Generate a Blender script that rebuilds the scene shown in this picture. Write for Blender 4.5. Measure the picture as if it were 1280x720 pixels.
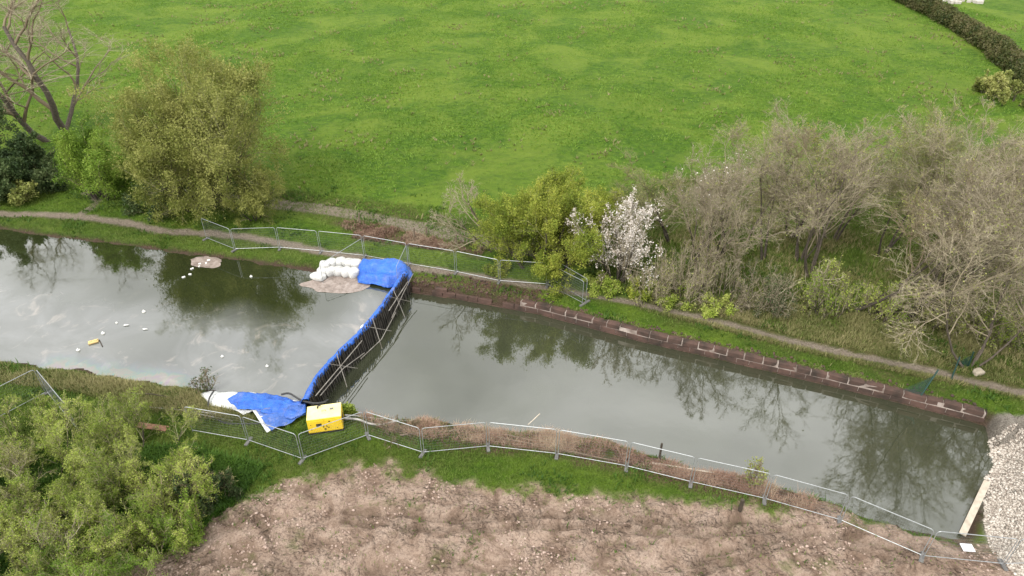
import bpy, bmesh, math, random
import numpy as np
from mathutils import Vector, Matrix
from mathutils.geometry import delaunay_2d_cdt
R = math.radians
sc = bpy.context.scene
COL = sc.collection
for o in list(bpy.data.objects): bpy.data.objects.remove(o)

# ------------------------------------------------------------------ camera
FPX, TILT, CH = 860.0, R(34.2), 28.8
cd = bpy.data.cameras.new('camera'); cam = bpy.data.objects.new('camera', cd); COL.objects.link(cam)
cd.sensor_width = 36; cd.lens = FPX/1280*36; cd.clip_end = 3000; cd.clip_start = .5
cam.location = (0, 0, CH); cam.rotation_euler = (math.pi/2-TILT, 0, 0)
sc.camera = cam
# ------------------------------------------------------------------ sky and sun
w = bpy.data.worlds.new('World'); sc.world = w; w.use_nodes = True
nt = w.node_tree; nt.nodes.clear()
N = nt.nodes.new; L = nt.links.new
SUN_EL, SUN_AZ = R(50), R(215)
sky = N('ShaderNodeTexSky'); sky.sky_type = 'NISHITA'; sky.sun_disc = False
sky.sun_elevation = SUN_EL; sky.sun_rotation = SUN_AZ
tc = N('ShaderNodeTexCoord'); mp = N('ShaderNodeMapping'); mp.inputs['Scale'].default_value = (1, 1, 2.2)
nz = N('ShaderNodeTexNoise'); nz.inputs['Scale'].default_value = 2.6; nz.inputs['Detail'].default_value = 6
nz.inputs['Roughness'].default_value = .55; nz.inputs['Distortion'].default_value = .4
cr = N('ShaderNodeValToRGB')
cr.color_ramp.elements[0].position = .34; cr.color_ramp.elements[0].color = (6.6, 6.6, 6.4, 1)
cr.color_ramp.elements[1].position = .68; cr.color_ramp.elements[1].color = (13.2, 13.1, 12.8, 1)
mx = N('ShaderNodeMix'); mx.data_type = 'RGBA'; mx.inputs[0].default_value = .9
bg = N('ShaderNodeBackground'); bg.inputs['Strength'].default_value = .095
ow = N('ShaderNodeOutputWorld')
L(tc.outputs['Generated'], mp.inputs[0]); L(mp.outputs[0], nz.inputs['Vector']); L(nz.outputs[0], cr.inputs[0])
L(sky.outputs[0], mx.inputs[6]); L(cr.outputs[0], mx.inputs[7]); L(mx.outputs[2], bg.inputs[0]); L(bg.outputs[0], ow.inputs[0])
sd = bpy.data.lights.new('sun', 'SUN'); sd.energy = 1.5; sd.angle = R(10); sd.color = (1, .96, .9)
so = bpy.data.objects.new('sun', sd); COL.objects.link(so)
so.rotation_euler = (math.pi/2-SUN_EL, 0, math.pi-SUN_AZ)   # sky azimuth is measured clockwise from +Y
sc.view_settings.view_transform = 'Standard'; sc.view_settings.look = 'None'
sc.view_settings.exposure = 1.1; sc.view_settings.gamma = 1; sc.view_settings.use_curve_mapping = False
sc.render.engine = 'CYCLES'
sc.cycles.max_bounces = 6; sc.cycles.transparent_max_bounces = 4; sc.cycles.transmission_bounces = 3

# ------------------------------------------------------------------ helpers: picture point -> place on a level
cT, sT = math.cos(TILT), math.sin(TILT)
def G(px, py, z=0.0):
    x = (px-640); y = (360-py)
    d = np.array([x, cT*FPX+sT*y, -sT*FPX+cT*y])
    s = (z-CH)/d[2]
    return np.array([d[0]*s, d[1]*s, z])
def GP(pts, z=0.0): return np.array([G(a, b, z) for a, b in pts])
def top_height(px, py, tpy):
    g = G(px, py); e = TILT-math.atan((360-tpy)/FPX)
    return CH-g[1]*math.tan(e)
def px2m(px, py, wpx):
    g = G(px, py); return wpx*((g[1])*cT+CH*sT)/FPX

# ------------------------------------------------------------------ noise
def _h(ix, iy, s):
    n = (ix.astype(np.int64)*374761393+iy.astype(np.int64)*668265263+s*1442695041) & 0xffffffff
    n = ((n ^ (n >> 13))*1274126177) & 0xffffffff
    return ((n ^ (n >> 16)) & 0xffffff)/float(0xffffff)
def vn(x, y, s=0):
    ix = np.floor(x); iy = np.floor(y); fx = x-ix; fy = y-iy
    fx = fx*fx*(3-2*fx); fy = fy*fy*(3-2*fy)
    a = _h(ix, iy, s); b = _h(ix+1, iy, s); c = _h(ix, iy+1, s); d = _h(ix+1, iy+1, s)
    return (a*(1-fx)+b*fx)*(1-fy)+(c*(1-fx)+d*fx)*fy
def fbm(x, y, f=1., o=4, s=0):
    v = 0*x; a = 1.; t = 0.
    for i in range(o):
        v = v+a*vn(x*f+17.3*i, y*f-9.1*i, s+i); t += a; a *= .5; f *= 2.03
    return v/t
def sstep(a, b, x):
    t = np.clip((x-a)/(b-a), 0, 1); return t*t*(3-2*t)
def segdist(X, Y, P, closed=True):
    D = np.full(X.shape, 1e9); n = len(P)
    for i in range(n if closed else n-1):
        a = P[i]; b = P[(i+1) % n]; dx, dy = b[0]-a[0], b[1]-a[1]
        t = np.clip(((X-a[0])*dx+(Y-a[1])*dy)/(dx*dx+dy*dy+1e-12), 0, 1)
        D = np.minimum(D, np.hypot(X-a[0]-t*dx, Y-a[1]-t*dy))
    return D
def inside(X, Y, P):
    c = np.zeros(X.shape, bool); n = len(P); j = n-1
    for i in range(n):
        yi, yj = P[i][1], P[j][1]; xi, xj = P[i][0], P[j][0]
        if yi != yj:
            c ^= ((yi > Y) != (yj > Y)) & (X < (xj-xi)*(Y-yi)/(yj-yi)+xi)
        j = i
    return c
def sdist(X, Y, P):
    d = segdist(X, Y, P); return np.where(inside(X, Y, P), -d, d)

# ------------------------------------------------------------------ objects
def props(o, label=None, cat=None, group=None, kind=None):
    if label: o['label'] = label
    if cat: o['category'] = cat
    if group: o['group'] = group
    if kind: o['kind'] = kind
    return o
def thing(name, label, cat, loc=(0, 0, 0), rz=0, group=None):
    o = bpy.data.objects.new(name, None); COL.objects.link(o); o.empty_display_size = .3
    o.location = loc; o.rotation_euler = (0, 0, rz)
    return props(o, label, cat, group)
def link_mesh(name, me, mat, parent=None):
    o = bpy.data.objects.new(name, me); COL.objects.link(o)
    if mat is not None and len(me.materials) == 0: me.materials.append(mat)
    if parent is not None: o.parent = parent
    return o
def mesh_np(name, V, F, tint=None, smooth=False, attrs=None):
    """V (n,3), F (m,k) with one face size"""
    V = np.ascontiguousarray(V, dtype=np.float32); F = np.ascontiguousarray(F, dtype=np.int32)
    me = bpy.data.meshes.new(name); k = F.shape[1]; m = len(F)
    me.vertices.add(len(V)); me.vertices.foreach_set('co', V.ravel())
    me.loops.add(m*k); me.loops.foreach_set('vertex_index', F.ravel())
    me.polygons.add(m); me.polygons.foreach_set('loop_start', np.arange(0, m*k, k, dtype=np.int32))
    me.polygons.foreach_set('loop_total', np.full(m, k, dtype=np.int32))
    if smooth: me.polygons.foreach_set('use_smooth', np.ones(m, bool))
    me.update(calc_edges=True)
    if tint is not None:
        a = me.attributes.new('tint', 'FLOAT', 'POINT'); a.data.foreach_set('value', np.ascontiguousarray(tint, dtype=np.float32))
    for nme, arr in (attrs or {}).items():
        a = me.attributes.new(nme, 'FLOAT', 'POINT'); a.data.foreach_set('value', np.ascontiguousarray(arr, dtype=np.float32))
    return me
class MB:
    def __init__(s): s.bm = bmesh.new()
    def box(s, c, size, rot=None, bevel=0):
        M = Matrix.Translation(Vector(c)) @ (rot.to_4x4() if rot is not None else Matrix.Identity(4)) @ Matrix.Diagonal((*size, 1))
        r = bmesh.ops.create_cube(s.bm, size=1, matrix=M)
        if bevel:
            es = list({e for v in r['verts'] for e in v.link_edges})
            bmesh.ops.bevel(s.bm, geom=es, offset=bevel, segments=2, affect='EDGES', profile=.6)
        return s
    def tube(s, pts, r, n=8, closed=False, caps=True):
        pts = [Vector(p) for p in pts]; m = len(pts)
        rs = r if isinstance(r, (list, tuple)) else [r]*m
        rings = []; prev = None
        for i, p in enumerate(pts):
            if closed: t = pts[(i+1) % m]-pts[i-1]
            else: t = pts[min(i+1, m-1)]-pts[max(i-1, 0)]
            t.normalize()
            if prev is None:
                u = t.orthogonal().normalized()
            else:
                u = (prev-t*prev.dot(t)).normalized()
            prev = u; v = t.cross(u)
            rings.append([s.bm.verts.new(p+(u*math.cos(a)+v*math.sin(a))*rs[i]) for a in [2*math.pi*k/n for k in range(n)]])
        for i in range(m if closed else m-1):
            A = rings[i]; B = rings[(i+1) % m]
            for k in range(n):
                try: s.bm.faces.new((A[k], A[(k+1) % n], B[(k+1) % n], B[k]))
                except ValueError: pass
        if caps and not closed:
            s.bm.faces.new(rings[0][::-1]); s.bm.faces.new(rings[-1])
        return s
    def cyl(s, a, b, r, n=12): return s.tube([a, b], r, n)
    def sphere(s, c, r, sub=2, scale=(1, 1, 1)):
        bmesh.ops.create_icosphere(s.bm, subdivisions=sub, radius=r, matrix=Matrix.Translation(Vector(c)) @ Matrix.Diagonal((*scale, 1)))
        return s
    def build(s, name, mat, parent=None, smooth=False, origin=None):
        bmesh.ops.recalc_face_normals(s.bm, faces=s.bm.faces)
        me = bpy.data.meshes.new(name)
        if origin is not None: bmesh.ops.translate(s.bm, vec=-Vector(origin), verts=s.bm.verts)
        s.bm.to_mesh(me); s.bm.free()
        if smooth:
            me.polygons.foreach_set('use_smooth', np.ones(len(me.polygons), bool))
        o = link_mesh(name, me, mat, parent)
        if origin is not None: o.location = origin
        return o
def catmull(P, n=6):
    P = [np.array(p, float) for p in P]; Q = [P[0]]+P+[P[-1]]; out = []
    for i in range(1, len(Q)-2):
        for k in range(n):
            t = k/n; a, b, c, d = Q[i-1], Q[i], Q[i+1], Q[i+2]
            out.append(.5*((2*b)+(-a+c)*t+(2*a-5*b+4*c-d)*t*t+(-a+3*b-3*c+d)*t**3))
    out.append(P[-1]); return out

# ------------------------------------------------------------------ materials
def mat(name):
    m = bpy.data.materials.new(name); m.use_nodes = True
    return m, m.node_tree, m.node_tree.nodes['Principled BSDF']
def nod(nt, t, **k):
    n = nt.nodes.new(t)
    for a, b in k.items():
        if a in n.inputs: n.inputs[a].default_value = b
        else: setattr(n, a, b)
    return n
def noise(nt, scale, detail=4, rough=.55, coord='Object', dist=0):
    t = nt.nodes.new('ShaderNodeTexCoord'); n = nod(nt, 'ShaderNodeTexNoise', Scale=scale, Detail=detail, Roughness=rough, Distortion=dist)
    nt.links.new(t.outputs[coord], n.inputs['Vector']); return n.outputs[0]
def ramp(nt, fac, stops):
    r = nt.nodes.new('ShaderNodeValToRGB'); e = r.color_ramp.elements
    while len(e) < len(stops): e.new(.5)
    for q, (p, c) in zip(e, stops): q.position = p; q.color = (*c, 1) if len(c) == 3 else c
    nt.links.new(fac, r.inputs[0]); return r.outputs[0]
def mixc(nt, fac, a, b, mode='MIX'):
    m = nt.nodes.new('ShaderNodeMix'); m.data_type = 'RGBA'; m.blend_type = mode
    for s, i in ((fac, 0), (a, 6), (b, 7)):
        if isinstance(s, (int, float)): m.inputs[i].default_value = s
        elif isinstance(s, tuple): m.inputs[i].default_value = (*s, 1) if len(s) == 3 else s
        else: nt.links.new(s, m.inputs[i])
    return m.outputs[2]
def math_(nt, op, a, b=None, clamp=False):
    m = nt.nodes.new('ShaderNodeMath'); m.operation = op; m.use_clamp = clamp
    for i, s in enumerate((a, b)):
        if s is None: continue
        if isinstance(s, (int, float)): m.inputs[i].default_value = s
        else: nt.links.new(s, m.inputs[i])
    return m.outputs[0]
def attr(nt, name):
    a = nt.nodes.new('ShaderNodeAttribute'); a.attribute_name = name; return a.outputs['Fac']
def bump(nt, b, h, strength=.5, dist=.05):
    n = nod(nt, 'ShaderNodeBump', Strength=strength, Distance=dist); nt.links.new(h, n.inputs['Height']); nt.links.new(n.outputs[0], b.inputs['Normal'])
def simple(name, c1, c2=None, scale=4, rough=.7, metal=0, bmp=0, bscale=20, bdist=.02, spec=.4):
    m, nt, b = mat(name); c2 = c2 or tuple(v*.75 for v in c1)
    f = noise(nt, scale, 5, .6)
    nt.links.new(ramp(nt, f, [(.35, c1), (.68, c2)]), b.inputs['Base Color'])
    b.inputs['Roughness'].default_value = rough; b.inputs['Metallic'].default_value = metal
    b.inputs['Specular IOR Level'].default_value = spec
    if bmp: bump(nt, b, noise(nt, bscale, 4), bmp, bdist)
    return m
def leafmat(name, cols, transl=.35):
    m, nt, b = mat(name)
    n = len(cols); c = ramp(nt, attr(nt, 'tint'), [(i/(n-1), c) for i, c in enumerate(cols)])
    oi = nt.nodes.new('ShaderNodeObjectInfo')
    hs = nod(nt, 'ShaderNodeHueSaturation'); nt.links.new(c, hs.inputs['Color'])
    nt.links.new(math_(nt, 'ADD', math_(nt, 'MULTIPLY', oi.outputs['Random'], .3), .85), hs.inputs['Value'])
    nt.links.new(hs.outputs[0], b.inputs['Base Color']); b.inputs['Roughness'].default_value = .6
    b.inputs['Specular IOR Level'].default_value = .25
    if transl:
        t = nod(nt, 'ShaderNodeBsdfTranslucent'); nt.links.new(hs.outputs[0], t.inputs['Color'])
        ms = nod(nt, 'ShaderNodeMixShader'); ms.inputs[0].default_value = transl
        nt.links.new(b.outputs[0], ms.inputs[1]); nt.links.new(t.outputs[0], ms.inputs[2])
        nt.links.new(ms.outputs[0], nt.nodes['Material Output'].inputs['Surface'])
    return m
M = {}
M['steel'] = simple('galvanised_steel', (.40, .42, .43), (.27, .28, .29), 9, .45, .5)
M['wire'] = simple('fence_wire', (.16, .17, .17), (.11, .12, .12), 3, .6, .1)
M['scaffold'] = simple('scaffold_tube', (.44, .43, .41), (.24, .22, .2), 3, .55, .35)
M['dark_steel'] = simple('dark_steel', (.035, .033, .03), (.09, .075, .06), 5, .6, .3)
M['rubber'] = simple('rubber', (.03, .03, .03), (.05, .05, .05), 8, .75)
M['black_liner'] = simple('black_liner', (.006, .006, .007), (.02, .019, .016), 3, .5, 0, .4, 6, .04)
M['bark'] = simple('bark', (.13, .105, .08), (.06, .05, .04), 6, .9, 0, .6, 25, .03)
M['bark_dark'] = simple('bark_dark', (.085, .07, .052), (.04, .033, .026), 6, .9, 0, .6, 25, .03)
M['twig'] = leafmat('twigs', [(.16, .13, .085), (.30, .255, .175), (.46, .405, .29)], 0)
M['twig_brown'] = leafmat('twigs_brown', [(.13, .10, .062), (.22, .175, .11), (.32, .265, .17)], 0)
M['twig_olive'] = leafmat('twigs_olive', [(.14, .13, .06), (.24, .225, .11), (.34, .325, .18)], 0)
M['leaf_willow'] = leafmat('leaf_willow', [(.15, .185, .03), (.26, .28, .065), (.39, .39, .12)])
M['leaf_gold'] = leafmat('leaf_gold', [(.14, .20, .022), (.28, .34, .045), (.44, .46, .08)])
M['leaf_fresh'] = leafmat('leaf_fresh', [(.08, .15, .015), (.17, .28, .03), (.28, .38, .06)])
M['leaf_dark'] = leafmat('leaf_dark', [(.03, .055, .018), (.06, .095, .03), (.12, .155, .06)])
M['leaf_scrub'] = leafmat('leaf_scrub', [(.14, .22, .025), (.29, .37, .055), (.48, .52, .15)])
M['leaf_bud'] = leafmat('leaf_bud', [(.16, .19, .045), (.27, .29, .08), (.38, .38, .13)])
M['blossom'] = leafmat('blossom', [(.5, .43, .37), (.72, .66, .61), (.84, .8, .77)], .2)
M['grass'] = leafmat('grass_blades', [(.07, .125, .015), (.115, .185, .025), (.19, .25, .06)], .3)
M['straw'] = leafmat('straw', [(.12, .145, .04), (.24, .235, .09), (.38, .33, .17)], .3)
M['stem_red'] = leafmat('dead_stems', [(.15, .08, .055), (.27, .17, .12), (.38, .31, .21)], .1)
M['field_grass'] = leafmat('field_grass', [(.055, .13, .01), (.11, .21, .018), (.20, .30, .05)], .3)
M['weed'] = leafmat('weed', [(.03, .075, .01), (.055, .12, .012), (.09, .17, .02)], .3)

# ================================================================== THE GROUND
ZA, ZB = -.35, -.8                      # water levels either side of the dam
farA = [(-80, 276), (0, 287), (60, 296), (120, 303), (180, 311), (257, 321), (320, 329), (395, 340), (450, 349), (506, 356)]
nearA = [(388, 503), (372, 502), (330, 492), (262, 489), (230, 483), (160, 473), (112, 465), (48, 457), (0, 449), (-80, 436)]
A_f = GP(farA, ZA); A_n = GP(nearA, ZA)
ext1 = A_n[-1]+np.array([-62., 12, 0]); ext2 = A_f[0]+np.array([-56., 10, 0])
DAMPX = [(509, 341), (494, 361), (476, 388), (452, 416), (427, 440), (400, 471), (386, 499)]
dam_top = GP(DAMPX, .8)
PA = np.vstack([A_f, dam_top[1:-1]*[1, 1, 0], A_n, [ext1], [ext2]])[:, :2]
farB = [(506, 364), (515, 366), (575, 375), (672, 393), (800, 427), (912, 453), (1000, 474), (1096, 497), (1214, 527)]
endB = [(1232, 533), (1238, 560), (1236, 587), (1226, 630), (1211, 667)]
nearB = [(1200, 672), (1138, 663), (1093, 650), (1035, 628), (1000, 616), (935, 599), (863, 585), (820, 569), (763, 551), (684, 540), (594, 535), (540, 524), (480, 523), (430, 521), (395, 510), (387, 504)]
PB = np.vstack([GP(farB+endB+nearB, ZB)[:, :2], dam_top[::-1][1:-1, :2]])
WALL = GP(farB[1:], ZB)[:, :2]
PW = np.vstack([A_f, GP(farB+endB+nearB, ZB), A_n, [ext1], [ext2]])[:, :2]     # all the water

def pxpoly(p): return GP(p)[:, :2]
def curve_px(p, n=6): return np.array(catmull([G(*q)[:2] for q in p], n))
MUD = pxpoly([(60, 730), (195, 694), (250, 664), (296, 628), (338, 606), (420, 589), (470, 580), (540, 597), (610, 612), (700, 616), (838, 629), (863, 632), (900, 633), (953, 640), (1000, 636), (1040, 634), (1090, 652), (1138, 661), (1200, 668), (1262, 672), (1300, 690), (1500, 760), (1700, 1100), (-300, 1100), (-100, 800)])
BROWN = pxpoly([(440, 514), (540, 520), (600, 530), (690, 537), (800, 560), (860, 582), (935, 597), (1040, 630), (1010, 640), (950, 622), (863, 603), (790, 584), (700, 566), (610, 556), (530, 548), (480, 538)])
WSOIL = pxpoly([(512, 345), (560, 350), (600, 346), (674, 361), (676, 386), (515, 362)])
RED = pxpoly([(425, 277), (480, 278), (545, 290), (618, 306), (600, 319), (520, 309), (440, 298)])
VERGE = pxpoly([(770, 350), (900, 372), (1060, 388), (1290, 395), (1300, 505), (1180, 478), (1000, 440), (900, 412), (800, 388)])
WOOD = pxpoly([(760, 360), (745, 250), (900, 215), (1300, 190), (1320, 400), (1060, 392), (900, 375)])
NEARG = pxpoly([(-60, 470), (200, 500), (400, 540), (520, 535), (620, 560), (560, 600), (420, 588), (338, 606), (296, 628), (100, 650), (-80, 600)])
FARG = pxpoly([(-60, 262), (100, 275), (350, 305), (520, 335), (520, 345), (395, 338), (180, 309), (-60, 280)])
BANKL = pxpoly([(-60, 445), (0, 452), (112, 468), (250, 488), (370, 502), (310, 530), (220, 520), (100, 492), (0, 478), (-60, 470)])
PATH = curve_px([(-160, 255), (-60, 262), (0, 267), (60, 268), (96, 271), (140, 276), (170, 281), (205, 289), (250, 291), (300, 295), (345, 303), (395, 313), (445, 322), (520, 335), (600, 345), (700, 362), (740, 369), (820, 384), (912, 405), (1006, 430), (1111, 452), (1175, 466), (1269, 489), (1400, 520), (1560, 560)])
PATH2 = curve_px([(96, 271), (112, 262), (120, 250), (108, 240)])
TRK = [curve_px(q) for q in ([(228, 722), (258, 703), (288, 697), (330, 702), (385, 722)], [(246, 724), (268, 711), (292, 705), (322, 711), (350, 724)],
  [(868, 704), (930, 684), (1000, 670), (1062, 674), (1130, 690)], [(880, 716), (940, 695), (1004, 680), (1060, 684), (1125, 702)],
  [(430, 640), (560, 650), (700, 646), (860, 655), (980, 650)], [(425, 652), (560, 663), (700, 659), (860, 668), (985, 662)], [(300, 640), (330, 660), (345, 690), (350, 720)])]
def trk(x, y): return np.minimum.reduce([segdist(x, y, q, False) for q in TRK])+.35*(fbm(x, y, 1.5, 3, 41)-.5)
RUT1 = curve_px([(200, 236), (330, 250), (420, 261), (500, 276), (560, 288), (615, 299), (700, 315), (760, 325)])
RUT2 = curve_px([(200, 244), (335, 257), (430, 268), (520, 286), (600, 303), (690, 322)])
GRAV = pxpoly([(1241, 520), (1256, 519), (1300, 522), (1400, 560), (1500, 760), (1310, 760), (1262, 706), (1247, 690), (1239, 640), (1239, 580)])
MOUND = GRAV.mean(0)

def height(X, Y, fine=True):
    X = np.asarray(X, float); Y = np.asarray(Y, float)
    near = (X > -115) & (X < 75) & (Y > 5) & (Y < 80)
    z = np.zeros(X.shape); x = X[near]; y = Y[near]
    z += .5*(fbm(X, Y, .03, 3, 5)-.5)*sstep(60, 110, np.hypot(X, Y-20))
    zz = z[near]
    d = sdist(x, y, PW); dA = sdist(x, y, PA); dB = sdist(x, y, PB)
    wl = ZA+(ZB-ZA)*sstep(-.5, .5, dA-dB)
    dw = segdist(x, y, WALL, False)
    wd = np.where(dw < 1.4, .42, .75+.5*fbm(x, y, .6, 2, 3))
    dg = sdist(x, y, GRAV)
    wd = wd+1.6*sstep(3.0, .5, dg)*(dw > 2)
    soil = inside(x, y, WSOIL) & (dw < 4)
    d = d+np.where(dw < 2.5, 0, 1)*(segdist(x, y, dam_top[:, :2], False) > 1.5)*(.75*(fbm(x, y, .8, 4, 14)-.5))
    t = sstep(0, 1, np.clip(d/wd, 0, 1))
    rel = .10*(fbm(x, y, .7, 3, 11)-.5)+.04*(fbm(x, y, 3.3, 2, 12)-.5)
    mud = sstep(.5, -.4, sdist(x, y, MUD)+1.2*(fbm(x, y, .9, 3, 8)-.5))
    cl = fbm(x, y, 1.6, 4, 21); cl2 = fbm(x, y, 4.5, 3, 22)
    ruts = np.abs(((x*.35+y*.94)+.8*fbm(x, y, .25, 2, 31)) % 2.1-1.05)
    rough_ = .25+.75*sstep(.42, .6, fbm(x, y, .22, 3, 24))
    rel = rel+mud*rough_*(.42*(cl-.42)+.2*np.abs(cl2-.5)*2*sstep(.35, .6, fbm(x, y, .5, 2, 25))-.10*sstep(.28, .0, ruts)*sstep(.4, .6, fbm(x, y, .2, 2, 33)))
    td = trk(x, y); rel = rel+mud*(.09*sstep(.5, .3, td)*sstep(.15, .3, td)-.16*sstep(.26, .1, td))
    br = sstep(.4, -.2, sdist(x, y, BROWN))
    rel = rel+br*.22*(cl2-.4)
    rel = rel+sstep(.3, -.4, sdist(x, y, RED))*.5*(fbm(x, y, 1.1, 3, 40)-.5)
    rel = rel+soil*(.22*(cl-.45)+.12*(cl2-.5)-.12)
    rel = rel-.06*sstep(.6, .1, segdist(x, y, PATH, False))
    rel = rel+.75*sstep(.4, -2.2, dg)
    rel = rel*np.where(dw < .9, .15, 1)
    zo = wl*(1-t)+(zz+rel)*t
    zo = np.where((dw < .9), np.minimum(zo, -.03), zo)
    zi = wl-np.minimum(1.3, .02+np.abs(d)*np.where(dg < 4, .28, .9))
    z[near] = np.where(d < 0, zi, zo)
    return z
def hz(x, y): return float(height(np.array([x]), np.array([y]))[0])

def axis(lo, hi, step, far_lo, far_hi, g=1.09):
    a = list(np.arange(lo, hi+1e-6, step)); s = step; p = a[-1]
    while p < far_hi: s *= g; p += s; a.append(p)
    s = step; p = lo; b = []
    while p > far_lo: s *= g; p -= s; b.append(p)
    return np.array(b[::-1]+a)
gx = axis(-52, 36, .17, -700, 700); gy = axis(15, 60, .17, -80, 1100)
X, Y = np.meshgrid(gx, gy); Z = height(X, Y)
nxg, nyg = len(gx), len(gy)
idx = np.arange(nxg*nyg).reshape(nyg, nxg)
Fq = np.stack([idx[:-1, :-1], idx[:-1, 1:], idx[1:, 1:], idx[1:, :-1]], -1).reshape(-1, 4)
xf, yf = X.ravel(), Y.ravel()
nearm = (np.abs(xf) < 130) & (yf > 0) & (yf < 110)
def msk(fn, default=0.):
    r = np.full(len(xf), float(default)); r[nearm] = fn(xf[nearm], yf[nearm]); return r
wob = lambda x, y, s, f=1.: (fbm(x, y, f, 3, s)-.5)
m_mud = msk(lambda x, y: sstep(.6, -.5, sdist(x, y, MUD)+1.6*wob(x, y, 8, .9)+1.3*wob(x, y, 9, 3.)))
m_path = msk(lambda x, y: np.maximum.reduce([
    sstep(.55, .2, segdist(x, y, PATH, False)*np.where(x > -5, 1.25, .8)+.5*wob(x, y, 51, 1.2)),
    sstep(.6, .2, segdist(x, y, PATH2, False)+.5*wob(x, y, 52, 1.2)),
    .97*sstep(.6, .25, segdist(x, y, RUT1, False)+.45*wob(x, y, 53, .8)),
    .97*sstep(.6, .25, segdist(x, y, RUT2, False)+.45*wob(x, y, 54, .8))]))
m_soil = msk(lambda x, y: np.maximum.reduce([
    sstep(.9, .0, sdist(x, y, BROWN)+1.1*wob(x, y, 55, 1.1)),
    sstep(.2, -.2, sdist(x, y, WSOIL)+.5*wob(x, y, 56, 1.5)),
    sstep(.5, -.6, sdist(x, y, RED)+2.0*wob(x, y, 57, .5)),
    sstep(.75, .4, segdist(x, y, WALL, False)+.4*wob(x, y, 58, 1.5)),
    sstep(.55, .1, np.abs(sdist(x, y, PW))+.5*wob(x, y, 60, 1.5)), (sdist(x, y, PW) < 0).astype(float)]))
m_dry = msk(lambda x, y: np.clip(.85*sstep(1.5, -1, sdist(x, y, VERGE)+3*wob(x, y, 61, .35))+.8*sstep(.8, -.6, sdist(x, y, BANKL)+1.5*wob(x, y, 62, .7))
    + .55*sstep(.8, -.8, sdist(x, y, NEARG)+1.5*wob(x, y, 67, .5))*sstep(.3, .6, fbm(x, y, .35, 3, 68))+.35*sstep(.5, -.3, sdist(x, y, FARG)+wob(x, y, 69, .5))
    + .5*sstep(3, -2, sdist(x, y, WOOD)+7*wob(x, y, 63, .25))+1.*sstep(3.2, .8, segdist(x, y, RUT1, False)+2.2*wob(x, y, 64, .4))
    + .45*sstep(1.1, .3, segdist(x, y, PATH, False)+.8*wob(x, y, 65, .8)), 0, 1))
m_grav = msk(lambda x, y: sstep(.25, -.1, sdist(x, y, GRAV)+.5*wob(x, y, 66, 1.6)))
m_wet = msk(lambda x, y: np.maximum(sstep(.9, .05, sdist(x, y, PW)), .45*sstep(.3, .05, trk(x, y))*sstep(.2, -.5, sdist(x, y, MUD))))

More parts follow.
